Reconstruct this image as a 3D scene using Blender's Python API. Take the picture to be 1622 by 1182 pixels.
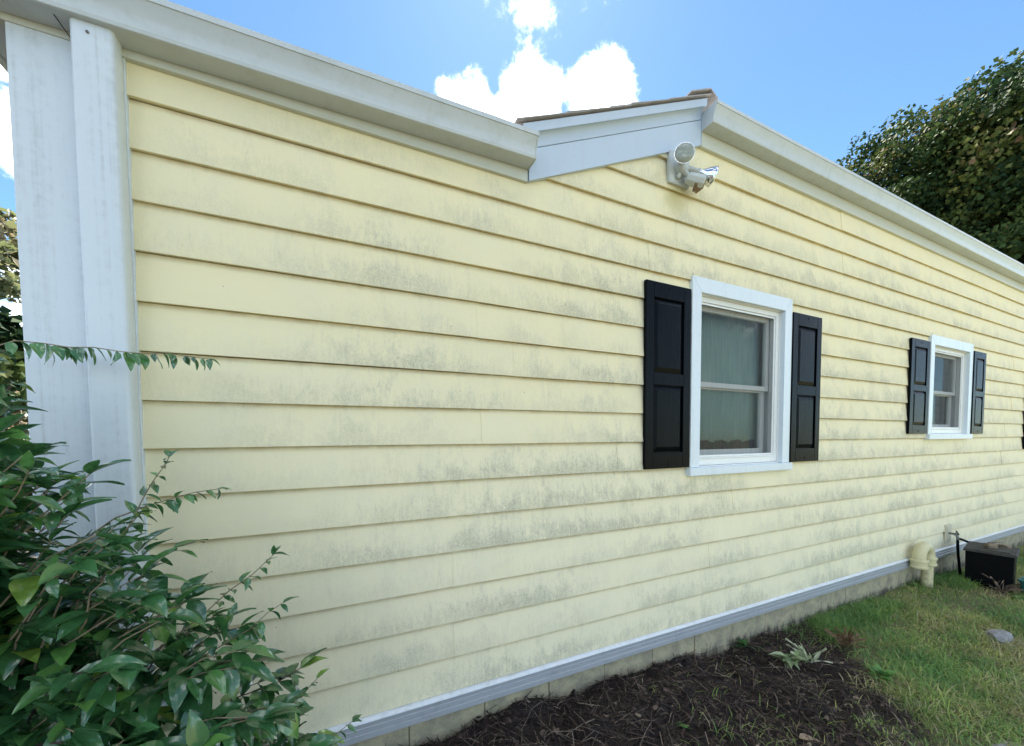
import bpy, math, random
import numpy as np
from mathutils import Vector, Matrix
random.seed(7); rng = np.random.default_rng(7)
R = math.radians

# ------------------------------------------------------------------ scene, camera, world, sun
S = bpy.context.scene
for o in list(bpy.data.objects): bpy.data.objects.remove(o)
COL = S.collection
cam_d = bpy.data.cameras.new('camera'); cam = bpy.data.objects.new('camera', cam_d); COL.objects.link(cam)
cam_d.sensor_width = 36.0; cam_d.lens = 13.317; cam_d.shift_y = 0.07823; cam_d.clip_start = 0.02; cam_d.clip_end = 2000
_F = Vector((0.4173, 0.9078, -0.0417)).normalized(); _Rr = Vector((0.9083, -0.4183, -0.0059)).normalized(); _U = _Rr.cross(_F)
cam.matrix_world = Matrix(((_Rr.x, _U.x, -_F.x, 0), (_Rr.y, _U.y, -_F.y, -1.839), (_Rr.z, _U.z, -_F.z, 1.55), (0, 0, 0, 1)))
S.camera = cam
S.render.resolution_x = 1024; S.render.resolution_y = 746
S.view_settings.view_transform = 'Standard'; S.view_settings.look = 'None'; S.view_settings.gamma = 1.0
S.view_settings.exposure = 2.5
S.cycles.transparent_max_bounces = 24
S.view_settings.use_curve_mapping = False

SUN_AZ, SUN_EL = 26.0, 56.0          # azimuth from +Y towards +X
W = bpy.data.worlds.new('World'); S.world = W; W.use_nodes = True
nt = W.node_tree; nt.nodes.clear()
def wn(t, **k):
    n = nt.nodes.new(t)
    for a, b in k.items(): setattr(n, a, b)
    return n
def wmath(op, a, b=None, c=None):
    n = wn('ShaderNodeMath', operation=op)
    for i, v in enumerate((a, b, c)):
        if v is None: continue
        if isinstance(v, (int, float)): n.inputs[i].default_value = v
        else: nt.links.new(v, n.inputs[i])
    return n.outputs[0]
out = wn('ShaderNodeOutputWorld'); bg = wn('ShaderNodeBackground'); bg.inputs['Strength'].default_value = 0.05
sky = wn('ShaderNodeTexSky', sky_type='NISHITA', sun_disc=False, sun_elevation=R(SUN_EL), sun_rotation=R(SUN_AZ))
sky.air_density = 0.66; sky.dust_density = 0.1; sky.ozone_density = 0.0; sky.altitude = 100
tc = wn('ShaderNodeTexCoord'); DIR = tc.outputs['Generated']
n1 = wn('ShaderNodeTexNoise'); n1.inputs['Scale'].default_value = 3.2; n1.inputs['Detail'].default_value = 9; n1.inputs['Roughness'].default_value = 0.58
n1.inputs['Distortion'].default_value = 0.25
mp = wn('ShaderNodeMapping'); mp.inputs['Scale'].default_value = (1, 1, 1.7); mp.inputs['Location'].default_value = (3.1, 0.4, 1.3)
nt.links.new(DIR, mp.inputs[0]); nt.links.new(mp.outputs[0], n1.inputs['Vector'])
n2 = wn('ShaderNodeTexNoise'); n2.inputs['Scale'].default_value = 9.0; n2.inputs['Detail'].default_value = 8; n2.inputs['Roughness'].default_value = 0.62
nt.links.new(DIR, n2.inputs['Vector'])
def blob(d, r, amp):                  # a cumulus bank in direction d
    dv = wn('ShaderNodeVectorMath', operation='DISTANCE'); nt.links.new(DIR, dv.inputs[0]); dv.inputs[1].default_value = d
    q = wmath('DIVIDE', dv.outputs['Value'], r)
    return wmath('MULTIPLY', wmath('MAXIMUM', wmath('SUBTRACT', 1.0, wmath('MULTIPLY', q, q)), -0.5 if amp > 0 else 0.0), amp)
field = n1.outputs['Fac']
n3 = wn('ShaderNodeTexNoise'); n3.inputs['Scale'].default_value = 24.0; n3.inputs['Detail'].default_value = 8; n3.inputs['Roughness'].default_value = 0.65
n3.inputs['Distortion'].default_value = 0.4; nt.links.new(DIR, n3.inputs['Vector'])
field = wmath('ADD', field, wmath('MULTIPLY', wmath('SUBTRACT', n2.outputs['Fac'], 0.5), 0.60))
field = wmath('ADD', field, wmath('MULTIPLY', wmath('SUBTRACT', n3.outputs['Fac'], 0.5), 0.42))
bl = None
for d, r, a in (((0.350, 0.682, 0.642), 0.085, 0.42), ((0.235, 0.733, 0.640), 0.085, 0.40), ((0.470, 0.610, 0.638), 0.085, 0.38), ((0.345, 0.640, 0.687), 0.035, 0.15),
                ((-0.40, 0.80, 0.44), 0.075, 0.32), ((-0.40, 0.77, 0.515), 0.05, 0.26), ((-0.37, 0.74, 0.56), 0.045, 0.24), ((0.12, 0.70, 0.70), 0.06, 0.17), ((0.22, 0.64, 0.735), 0.05, 0.04), ((0.78, 0.25, 0.57), 0.12, 0.13)):
    b_ = blob(d, r, a)
    bl = b_ if bl is None else wmath('MAXIMUM', bl, b_)
field = wmath('ADD', field, bl)
clr = wmath('MAXIMUM', blob((0.72, 0.40, 0.56), 0.50, 0.30), blob((-0.05, 0.74, 0.67), 0.42, 0.22))  # clears the sky ahead only; unseen cloud cover elsewhere added for fill light
field = wmath('SUBTRACT', field, wmath('MAXIMUM', clr, 0.0))
ramp = wn('ShaderNodeMapRange', interpolation_type='SMOOTHSTEP'); ramp.inputs['From Min'].default_value = 0.42; ramp.inputs['From Max'].default_value = 0.66
nt.links.new(field, ramp.inputs['Value'])
mix = wn('ShaderNodeMix', data_type='RGBA'); nt.links.new(wmath('POWER', ramp.outputs[0], 2.0), mix.inputs['Factor'])
tintn = wn('ShaderNodeMix', data_type='RGBA', blend_type='MULTIPLY'); tintn.inputs['Factor'].default_value = 1.0; nt.links.new(sky.outputs[0], tintn.inputs['A']); tintn.inputs['B'].default_value = (0.76, 1.0, 1.04, 1)
nt.links.new(tintn.outputs['Result'], mix.inputs['A']); mix.inputs['B'].default_value = (20.0, 20.4, 21.2, 1)
nt.links.new(mix.outputs['Result'], bg.inputs['Color']); nt.links.new(bg.outputs[0], out.inputs[0])

sd = bpy.data.lights.new('sun', 'SUN'); sd.energy = 4.5; sd.angle = R(0.6); sd.color = (1.0, 0.94, 0.85)
sun = bpy.data.objects.new('sun', sd); COL.objects.link(sun)
_sv = Vector((math.sin(R(SUN_AZ))*math.cos(R(SUN_EL)), math.cos(R(SUN_AZ))*math.cos(R(SUN_EL)), math.sin(R(SUN_EL))))
sun.rotation_euler = _sv.to_track_quat('Z', 'Y').to_euler(); sun.location = (0, 0, 30)

# ------------------------------------------------------------------ materials
class NM:
    def __init__(s, name):
        s.m = bpy.data.materials.new(name); s.m.use_nodes = True; s.t = s.m.node_tree; s.b = s.t.nodes['Principled BSDF']
    def n(s, t, **k):
        n = s.t.nodes.new(t)
        for a, b in k.items(): setattr(n, a, b)
        return n
    def l(s, a, b): s.t.links.new(a, b)
    def math(s, op, a, b=None, clamp=False):
        n = s.n('ShaderNodeMath', operation=op); n.use_clamp = clamp
        for i, v in enumerate((a, b)):
            if v is None: continue
            if isinstance(v, (int, float)): n.inputs[i].default_value = v
            else: s.l(v, n.inputs[i])
        return n.outputs[0]
    def coord(s, scale=(1, 1, 1), kind='Object'):
        tc = s.n('ShaderNodeTexCoord'); mp = s.n('ShaderNodeMapping'); mp.inputs['Scale'].default_value = scale
        s.l(tc.outputs[kind], mp.inputs[0]); return mp.outputs[0]
    def noise(s, vec, scale, detail=4, rough=0.55, dist=0.0):
        n = s.n('ShaderNodeTexNoise'); n.inputs['Scale'].default_value = scale; n.inputs['Detail'].default_value = detail
        n.inputs['Roughness'].default_value = rough; n.inputs['Distortion'].default_value = dist; s.l(vec, n.inputs['Vector']); return n.outputs['Fac']
    def rng(s, v, a, b, c=0.0, d=1.0):
        n = s.n('ShaderNodeMapRange', interpolation_type='SMOOTHSTEP')
        for k, x in zip(('From Min', 'From Max', 'To Min', 'To Max'), (a, b, c, d)): n.inputs[k].default_value = x
        s.l(v, n.inputs['Value']); return n.outputs[0]
    def mix(s, f, a, b):
        n = s.n('ShaderNodeMix', data_type='RGBA')
        if isinstance(f, (int, float)): n.inputs['Factor'].default_value = f
        else: s.l(f, n.inputs['Factor'])
        for k, v in (('A', a), ('B', b)):
            if isinstance(v, tuple): n.inputs[k].default_value = (*v, 1)
            else: s.l(v, n.inputs[k])
        return n.outputs['Result']
    def col(s, v):
        if isinstance(v, tuple): s.b.inputs['Base Color'].default_value = (*v, 1)
        else: s.l(v, s.b.inputs['Base Color'])
    def set(s, **k):
        for a, v in k.items(): s.b.inputs[a.replace('_', ' ')].default_value = v
    def bump(s, h, strength=0.3, dist=0.01):
        n = s.n('ShaderNodeBump'); n.inputs['Strength'].default_value = strength; n.inputs['Distance'].default_value = dist
        s.l(h, n.inputs['Height']); s.l(n.outputs[0], s.b.inputs['Normal'])

EXPO = 0.178; ZA = 2.762
def mat_siding():
    k = NM('siding'); co = k.coord(); sp = k.n('ShaderNodeSeparateXYZ'); k.l(co, sp.inputs[0])
    z = sp.outputs['Z']; x = sp.outputs['X']
    t = k.math('FRACT', k.math('DIVIDE', k.math('SUBTRACT', z, 0.27 - EXPO*4), EXPO))
    grad = k.rng(t, 0.0, 0.85, 1.0, 0.0)
    big = k.noise(k.coord((0.55, 1, 1.2)), 1.6, 4, 0.6, 0.4)
    # mildew likes single courses: offset the mask per course
    course = k.math('FLOOR', k.math('DIVIDE', k.math('SUBTRACT', z, 0.27 - EXPO*4), EXPO))
    cv = k.n('ShaderNodeCombineXYZ'); k.l(k.math('MULTIPLY', x, 0.9), cv.inputs[0]); k.l(k.math('MULTIPLY', course, 7.31), cv.inputs[1])
    perc = k.noise(cv.outputs[0], 1.0, 3, 0.6)
    eave = k.rng(z, 2.6, 3.2, 1.0, 0.6)
    leftclean = k.rng(x, -0.75, 0.7, 0.28, 1.0)
    rightfade = k.rng(x, 5.5, 9.5, 1.0, 0.7)
    mask = k.math('MULTIPLY', k.rng(k.math('ADD', k.math('MULTIPLY', big, 0.42), k.math('MULTIPLY', perc, 0.58)), 0.34, 0.60), k.math('MULTIPLY', k.math('MULTIPLY', eave, rightfade), leftclean))
    blot = k.noise(k.coord((7, 1, 5.5)), 1.0, 6, 0.62, 0.6)
    streak = k.noise(k.coord((55, 1, 11)), 1.0, 6, 0.7, 0.3)
    speck = k.noise(k.coord((1, 1, 0.6)), 85.0, 6, 0.85)
    fine = k.noise(k.coord((1, 1, 0.6)), 190.0, 4, 0.85)
    s1 = k.math('ADD', k.math('ADD', k.math('MULTIPLY', blot, 0.40), k.math('MULTIPLY', streak, 0.28)), k.math('MULTIPLY', speck, 0.32))
    thr = k.math('ADD', s1, k.math('MULTIPLY', k.math('SUBTRACT', grad, 0.55), 0.12))
    m = k.math('MULTIPLY', k.rng(thr, 0.43, 0.62), mask)
    m = k.math('MULTIPLY', m, k.rng(fine, 0.40, 0.62, 0.25, 1.0))
    m = k.math('MULTIPLY', m, 0.74, clamp=True)
    haze = k.math('MULTIPLY', k.rng(k.noise(k.coord((2.5, 1, 2.0)), 1.3, 5, 0.6), 0.4, 0.7), 0.25)
    film = k.math('MULTIPLY', k.math('MULTIPLY', mask, k.rng(thr, 0.36, 0.58)), 0.42)
    base = k.mix(k.noise(k.coord((0.3, 1, 3)), 2.2, 3), (0.84, 0.74, 0.45), (0.82, 0.73, 0.455))
    base = k.mix(k.math('MULTIPLY', k.rng(z, 2.2, 0.5), 0.75), base, (0.89, 0.81, 0.565))  # lower courses painted paler to stand in for bounce light, plus chalky fading
    base = k.mix(haze, base, (0.72, 0.69, 0.53))
    base = k.mix(film, base, (0.63, 0.60, 0.45))
    # ochre dirt held tight under the lap above
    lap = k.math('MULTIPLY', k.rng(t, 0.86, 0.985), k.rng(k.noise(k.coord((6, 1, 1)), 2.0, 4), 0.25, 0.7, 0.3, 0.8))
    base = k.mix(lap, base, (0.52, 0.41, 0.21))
    dv = k.n('ShaderNodeVectorMath', operation='DISTANCE'); k.l(co, dv.inputs[0]); dv.inputs[1].default_value = (2.00, 0.0, 3.06)
    rust = k.math('MULTIPLY', k.rng(k.math('ADD', dv.outputs['Value'], k.math('MULTIPLY', k.noise(co, 14, 4), 0.10)), 0.19, 0.07), 0.55)
    base = k.mix(rust, base, (0.46, 0.40, 0.14))
    cc = k.mix(m, base, (0.255, 0.245, 0.165))
    dots = k.n('ShaderNodeTexVoronoi', feature='F1'); dots.inputs['Scale'].default_value = 9.0; k.l(co, dots.inputs['Vector'])
    dm = k.math('MULTIPLY', k.math('LESS_THAN', dots.outputs['Distance'], 0.022), k.math('GREATER_THAN', k.noise(co, 3.0, 2), 0.52))
    cc = k.mix(dm, cc, (0.05, 0.045, 0.035))
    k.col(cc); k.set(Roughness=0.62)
    k.b.inputs['Specular IOR Level'].default_value = 0.25
    grain = k.noise(k.coord((3.0, 1, 120)), 1.0, 4, 0.6, 0.3)
    wav = k.noise(k.coord((2.2, 1, 5)), 1.0, 2)
    k.bump(k.math('ADD', k.math('MULTIPLY', grain, 0.12), k.math('MULTIPLY', wav, 0.9)), 0.35, 0.006)
    return k.m
def mat_white(name, c=(0.78, 0.79, 0.78), dirt=0.25, rough=0.42, streak=(18, 18, 1.2), dcol=(0.34, 0.33, 0.25)):
    k = NM(name); d = k.noise(k.coord(streak), 1.0, 6, 0.65, 0.3); d2 = k.noise(k.coord(), 34.0, 5, 0.7)
    f = k.math('MULTIPLY', k.rng(k.math('ADD', k.math('MULTIPLY', d, 0.6), k.math('MULTIPLY', d2, 0.4)), 0.46, 0.72), dirt)
    k.col(k.mix(f, c, dcol)); k.set(Roughness=rough); k.bump(d2, 0.05, 0.004); return k.m
def mat_plain(name, c, rough=0.5, metal=0.0, var=0.25, scale=14.0, bump=0.15, c2=None):
    k = NM(name); n = k.noise(k.coord(), scale, 5, 0.62)
    k.col(k.mix(k.rng(n, 0.3, 0.7), c, c2 or tuple(v*(1-var) for v in c))); k.set(Roughness=rough, Metallic=metal)
    k.b.inputs['Specular IOR Level'].default_value = 0.12 if max(c) < 0.02 else 0.5
    if bump: k.bump(k.noise(k.coord(), scale*4, 4, 0.6), bump, 0.004)
    return k.m
def mat_shutter():
    k = NM('shutter_black'); g = k.noise(k.coord((40, 1, 2.2)), 2.0, 6, 0.6, 1.2)
    d = k.rng(k.noise(k.coord((10, 1, 1.5)), 2.0, 5), 0.5, 0.8)
    k.col(k.mix(k.math('MULTIPLY', d, 0.5), (0.0006, 0.0018, 0.0030), (0.004, 0.005, 0.007))); k.set(Roughness=0.30)
    k.b.inputs['Specular IOR Level'].default_value = 0.08
    k.bump(g, 0.55, 0.003); return k.m
def mat_glass():
    k = NM('window_glass'); t = k.t; t.nodes.remove(k.b)
    tr = k.n('ShaderNodeBsdfTransparent'); tr.inputs[0].default_value = (0.95, 0.975, 0.96, 1)
    gl = k.n('ShaderNodeBsdfGlossy'); gl.inputs['Roughness'].default_value = 0.02
    lw = k.n('ShaderNodeLayerWeight'); lw.inputs['Blend'].default_value = 0.5
    fac = k.math('ADD', k.math('MULTIPLY', k.math('POWER', lw.outputs['Facing'], 5.0), 0.9), 0.022)
    mx = k.n('ShaderNodeMixShader'); k.l(fac, mx.inputs[0]); k.l(tr.outputs[0], mx.inputs[1]); k.l(gl.outputs[0], mx.inputs[2])
    k.l(mx.outputs[0], t.nodes['Material Output'].inputs[0]); return k.m
def mat_screen():
    k = NM('insect_screen'); t = k.t
    k.col((0.05, 0.057, 0.058)); k.set(Roughness=0.7)
    tr = k.n('ShaderNodeBsdfTransparent'); mx = k.n('ShaderNodeMixShader')
    st = k.noise(k.coord((60, 1, 3)), 1.0, 4)
    k.l(k.rng(st, 0.2, 0.8, 0.30, 0.42), mx.inputs[0]); k.l(tr.outputs[0], mx.inputs[1]); k.l(k.b.outputs[0], mx.inputs[2])
    k.l(mx.outputs[0], t.nodes['Material Output'].inputs[0]); return k.m
def mat_foundation():
    k = NM('foundation_render'); co = k.coord(); sp = k.n('ShaderNodeSeparateXYZ'); k.l(co, sp.inputs[0])
    n = k.noise(co, 9, 6, 0.7, 0.3); n2 = k.noise(k.coord((7, 1, 2.5)), 2.0, 6, 0.7, 0.6)
    splash = k.math('MULTIPLY', k.rng(k.math('ADD', n2, k.rng(sp.outputs['Z'], 0.12, -0.04, -0.16, 0.12)), 0.48, 0.70), 0.85)
    base = k.mix(k.rng(n, 0.35, 0.68), (0.47, 0.41, 0.26), (0.29, 0.265, 0.19))
    k.col(k.mix(splash, base, (0.055, 0.050, 0.038))); k.set(Roughness=0.92); k.bump(k.noise(co, 55, 6, 0.7), 0.7, 0.012); return k.m
def mat_leaf(name, cols, rough=0.3, trans=0.25, spec=0.5, sheen_noise=60.0):
    k = NM(name); at = k.n('ShaderNodeAttribute', attribute_name='tint'); r = k.n('ShaderNodeValToRGB')
    e = r.color_ramp.elements
    while len(e) < len(cols): e.new(0.5)
    for i, (p, c) in enumerate(cols): e[i].position = p; e[i].color = (*c, 1)
    k.l(at.outputs['Fac'], r.inputs[0])
    n = k.noise(k.coord(), sheen_noise, 3)
    hs = k.n('ShaderNodeHueSaturation'); k.l(r.outputs[0], hs.inputs['Color']); k.l(k.rng(n, 0.3, 0.7, 0.8, 1.2), hs.inputs['Value'])
    k.col(hs.outputs[0]); k.set(Roughness=rough); k.b.inputs['Specular IOR Level'].default_value = spec
    if trans:
        tl = k.n('ShaderNodeBsdfTranslucent'); k.l(hs.outputs[0], tl.inputs['Color'])
        mx = k.n('ShaderNodeMixShader'); mx.inputs[0].default_value = trans
        k.l(k.b.outputs[0], mx.inputs[1]); k.l(tl.outputs[0], mx.inputs[2]); k.l(mx.outputs[0], k.t.nodes['Material Output'].inputs[0])
    return k.m
def mat_ground():
    k = NM('ground'); at = k.n('ShaderNodeAttribute', attribute_name='bed'); co = k.coord()
    n = k.noise(co, 6, 7, 0.7); n2 = k.noise(co, 40, 6, 0.7)
    soil = k.mix(k.rng(n2, 0.35, 0.7), (0.016, 0.012, 0.010), (0.045, 0.034, 0.027))
    lawn = k.mix(k.rng(n, 0.35, 0.65), (0.16, 0.165, 0.07), (0.24, 0.205, 0.11))
    lawn = k.mix(k.math('MULTIPLY', n2, 0.3), lawn, (0.03, 0.025, 0.015))
    k.col(k.mix(at.outputs['Fac'], lawn, soil)); k.set(Roughness=0.95); k.bump(n2, 0.9, 0.03); return k.m
def mat_shingle():
    k = NM('shingle_felt'); n = k.noise(k.coord(), 220, 3); n2 = k.noise(k.coord(), 7, 4)
    k.col(k.mix(k.rng(n, 0.3, 0.7), k.mix(n2, (0.45, 0.42, 0.42), (0.52, 0.49, 0.48)), (0.31, 0.29, 0.29))); k.set(Roughness=0.95); k.bump(n, 0.6, 0.003); return k.m
def mat_rock():
    k = NM('rock'); n = k.noise(k.coord(), 16, 7, 0.65); n2 = k.noise(k.coord(), 70, 5, 0.7)
    k.col(k.mix(k.rng(n, 0.35, 0.65), (0.20, 0.195, 0.19), (0.36, 0.35, 0.335))); k.set(Roughness=0.9); k.bump(n2, 0.6, 0.01); return k.m
def mat_bark(name, a, b):
    k = NM(name); n = k.noise(k.coord((30, 30, 6)), 1.0, 6, 0.65, 0.4)
    k.col(k.mix(k.rng(n, 0.3, 0.7), a, b)); k.set(Roughness=0.85); k.bump(n, 0.6, 0.006); return k.m
def mat_pvc():
    k = NM('pipe_paint'); co = k.coord(); n = k.noise(co, 18, 6, 0.65); sp = k.n('ShaderNodeSeparateXYZ'); k.l(co, sp.inputs[0])
    f = k.math('MULTIPLY', k.rng(k.math('ADD', n, k.rng(sp.outputs['Z'], 0.25, 0.0, -0.1, 0.14)), 0.48, 0.72), 0.75)
    k.col(k.mix(f, (0.62, 0.555, 0.32), (0.24, 0.205, 0.12))); k.set(Roughness=0.5); k.bump(k.noise(co, 80, 4), 0.08, 0.003); return k.m

M = dict(
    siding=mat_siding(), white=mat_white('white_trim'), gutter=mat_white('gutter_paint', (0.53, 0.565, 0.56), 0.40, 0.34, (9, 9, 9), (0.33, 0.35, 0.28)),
    post=mat_white('post_paint', (0.63, 0.68, 0.70), 0.62, 0.38, (60, 60, 0.7), (0.42, 0.43, 0.42)), fascia=mat_white('fascia_paint', (0.46, 0.54, 0.62), 0.10, 0.35),
    frieze=mat_white('frieze_paint', (0.56, 0.57, 0.49), 0.3, 0.5, (5, 5, 20), (0.42, 0.41, 0.3)),
    casing=mat_white('casing_paint', (0.70, 0.76, 0.78), 0.2, 0.35), vinyl=mat_white('window_vinyl', (0.80, 0.80, 0.76), 0.12, 0.35),
    strip=mat_white('skirt_metal', (0.37, 0.385, 0.40), 0.65, 0.30, (4, 4, 60), (0.22, 0.22, 0.23)), ledge=mat_white('ledge_paint', (0.80, 0.82, 0.84), 0.35, 0.3, (20, 20, 20)), core=mat_plain('sheathing', (0.30, 0.25, 0.16), 0.9),
    inner=mat_plain('room_plaster', (0.35, 0.34, 0.30), 0.9), shutter=mat_shutter(), glass=mat_glass(), screen=mat_screen(),
    blind=mat_plain('blind_cloth', (0.30, 0.395, 0.335), 0.8, 0, 0.06, 6, 0.05), found=mat_foundation(), shingle=mat_shingle(), ground=mat_ground(),
    rock=mat_rock(), pvc=mat_pvc(), bark=mat_bark('bark', (0.07, 0.055, 0.04), (0.16, 0.13, 0.10)), twig=mat_bark('twig_bark', (0.17, 0.13, 0.08), (0.32, 0.25, 0.16)),
    reddish=mat_bark('red_twig_bark', (0.06, 0.03, 0.03), (0.12, 0.06, 0.055)),
    stick=mat_bark('dry_stick', (0.10, 0.08, 0.06), (0.26, 0.21, 0.15)), black=mat_plain('black_plastic', (0.0022, 0.0022, 0.003), 0.5, 0, 0.3, 8, 0.1),
    lid=mat_plain('weathered_lid', (0.020, 0.019, 0.017), 0.8, 0, 0.4, 9, 0.3, (0.055, 0.05, 0.036)), teal=mat_plain('teal_plastic', (0.03, 0.16, 0.14), 0.4, 0, 0.25, 12, 0.05),
    plate=mat_plain('plate_plastic', (0.62, 0.57, 0.42), 0.5, 0, 0.12), rubber=mat_plain('hose_rubber', (0.005, 0.006, 0.008), 0.4, 0, 0.3),
    fixture=mat_plain('fixture_plastic', (0.52, 0.54, 0.49), 0.4, 0, 0.12, 20, 0.05), silver=mat_plain('silvered_glass', (0.80, 0.82, 0.84), 0.12, 1.0, 0.1, 20, 0.0),
    lens=mat_plain('frosted_lens', (0.30, 0.32, 0.26), 0.10, 0, 0.1, 10, 0.05), sensor=mat_plain('sensor_lens', (0.24, 0.16, 0.09), 0.25, 0, 0.35, 25, 0.1),
    metal=mat_plain('tap_metal', (0.22, 0.22, 0.21), 0.35, 0.8, 0.3), wood=mat_plain('scrap_wood', (0.26, 0.20, 0.13), 0.85, 0, 0.45, 18, 0.3),
    leaf=mat_leaf('shrub_leaf', [(0.0, (0.036, 0.115, 0.042)), (0.5, (0.075, 0.21, 0.066)), (0.8, (0.13, 0.29, 0.06)), (0.92, (0.21, 0.32, 0.05)), (1.0, (0.40, 0.36, 0.09))], 0.20, 0.28, 0.8),
    tree=mat_leaf('maple_leaf', [(0.0, (0.014, 0.034, 0.016)), (0.35, (0.034, 0.064, 0.022)), (0.65, (0.080, 0.108, 0.030)), (0.85, (0.11, 0.115, 0.038)), (1.0, (0.16, 0.11, 0.07))], 0.7, 0.18, 0.08, 1.5),
    ltree=mat_leaf('autumn_leaf', [(0.0, (0.06, 0.09, 0.04)), (0.4, (0.14, 0.16, 0.07)), (0.7, (0.26, 0.21, 0.13)), (1.0, (0.36, 0.23, 0.19))], 0.4, 0.35, 0.5, 2.0),
    grass=mat_leaf('grass_blade', [(0.0, (0.10, 0.25, 0.07)), (0.45, (0.25, 0.36, 0.085)), (0.72, (0.40, 0.38, 0.12)), (1.0, (0.50, 0.43, 0.25))], 0.5, 0.25, 0.35, 3.0),
    litter=mat_leaf('litter', [(0.0, (0.014, 0.009, 0.007)), (0.4, (0.060, 0.040, 0.030)), (0.75, (0.17, 0.12, 0.09)), (1.0, (0.36, 0.28, 0.20))], 0.75, 0.0, 0.3, 20.0),
    pale=mat_leaf('pale_leaf', [(0.0, (0.12, 0.22, 0.08)), (0.6, (0.36, 0.42, 0.22)), (1.0, (0.56, 0.56, 0.40))], 0.5, 0.2, 0.4),
    weed=mat_leaf('weed_leaf', [(0.0, (0.06, 0.16, 0.05)), (1.0, (0.17, 0.36, 0.08))], 0.5, 0.25, 0.4),
    dead=mat_leaf('dead_leaf', [(0.0, (0.14, 0.065, 0.03)), (1.0, (0.36, 0.27, 0.17))], 0.8, 0.1, 0.3),
)

_p = M['leaf'].node_tree.nodes['Principled BSDF']; _p.inputs['Coat Weight'].default_value = 0.6; _p.inputs['Coat Roughness'].default_value = 0.10
# ------------------------------------------------------------------ mesh helpers
class MB:
    def __init__(s): s.v = []; s.f = []
    def add(s, vs, fs):
        o = len(s.v); s.v += [tuple(v) for v in vs]; s.f += [tuple(i+o for i in f) for f in fs]; return s
    def box(s, x0, x1, y0, y1, z0, z1):
        return s.add([(x0,y0,z0),(x1,y0,z0),(x1,y1,z0),(x0,y1,z0),(x0,y0,z1),(x1,y0,z1),(x1,y1,z1),(x0,y1,z1)],
                     [(3,2,1,0),(4,5,6,7),(0,1,5,4),(1,2,6,5),(2,3,7,6),(3,0,4,7)])
    def extr_x(s, prof, xs, fn=None, cap=True):      # prof: list of (y,z), closed loop, extruded through xs
        n = len(prof); base = []
        for i, x in enumerate(xs):
            for (y, z) in prof:
                p = (x, y, z)
                base.append(fn(p) if fn else p)
        fs = []
        for i in range(len(xs)-1):
            for j in range(n):
                a = i*n+j; b = i*n+(j+1) % n; fs.append((a, b, b+n, a+n))
        if cap: fs.append(tuple(range(n-1, -1, -1))); fs.append(tuple((len(xs)-1)*n+j for j in range(n)))
        return s.add(base, fs)
    def tube(s, pts, rad, n=8, cap=True):
        pts = [Vector(p) for p in pts]; rings = []
        up = Vector((0.13, 0.31, 0.94)).normalized()
        for i, p in enumerate(pts):
            d = (pts[min(i+1, len(pts)-1)] - pts[max(i-1, 0)]).normalized()
            a = d.cross(up)
            if a.length < 1e-3: a = d.cross(Vector((1, 0, 0)))
            a.normalize(); b = d.cross(a).normalized(); up = -b if i == 0 else up
            r = rad[i] if isinstance(rad, (list, tuple)) else rad
            rings += [p + a*(math.cos(2*math.pi*k/n)*r) + b*(math.sin(2*math.pi*k/n)*r) for k in range(n)]
        fs = [(i*n+k, i*n+(k+1) % n, (i+1)*n+(k+1) % n, (i+1)*n+k) for i in range(len(pts)-1) for k in range(n)]
        if cap: fs += [tuple(range(n-1, -1, -1)), tuple((len(pts)-1)*n+k for k in range(n))]
        return s.add(rings, fs)
    def lathe(s, prof, n=24, mat=None):                # prof: list of (r, h) along local +Z
        vs = []
        for r, h in prof: vs += [(r*math.cos(2*math.pi*k/n), r*math.sin(2*math.pi*k/n), h) for k in range(n)]
        if mat is not None: vs = [tuple(mat @ Vector(v)) for v in vs]
        fs = [(i*n+k, i*n+(k+1) % n, (i+1)*n+(k+1) % n, (i+1)*n+k) for i in range(len(prof)-1) for k in range(n)]
        fs += [tuple(range(n-1, -1, -1)), tuple((len(prof)-1)*n+k for k in range(n))]
        return s.add(vs, fs)
    def build(s, name, mat, parent=None, smooth=None, bevel=0, kind=None):
        me = bpy.data.meshes.new(name); me.from_pydata(s.v, [], s.f); me.materials.append(mat)
        import bmesh
        b = bmesh.new(); b.from_mesh(me); bmesh.ops.recalc_face_normals(b, faces=b.faces); b.to_mesh(me); b.free()
        if smooth is not None:
            me.polygons.foreach_set('use_smooth', [True]*len(me.polygons)); me.set_sharp_from_angle(angle=R(smooth))
        return link(name, me, parent, bevel, kind)
def link(name, me, parent=None, bevel=0, kind=None):
    o = bpy.data.objects.new(name, me); COL.objects.link(o); o.parent = parent
    if bevel:
        m = o.modifiers.new('bevel', 'BEVEL'); m.width = bevel; m.segments = 2; m.limit_method = 'ANGLE'; m.angle_limit = R(40)
    if kind: o['kind'] = kind
    return o
def thing(name, label, cat, loc=(0, 0, 0), group=None):
    o = bpy.data.objects.new(name, None); COL.objects.link(o); o.location = loc; o.empty_display_size = 0.2
    return tag(o, label, cat, group)
def tag(o, label, cat, group=None):
    o['label'] = label; o['category'] = cat
    if group: o['group'] = group
    return o
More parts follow.
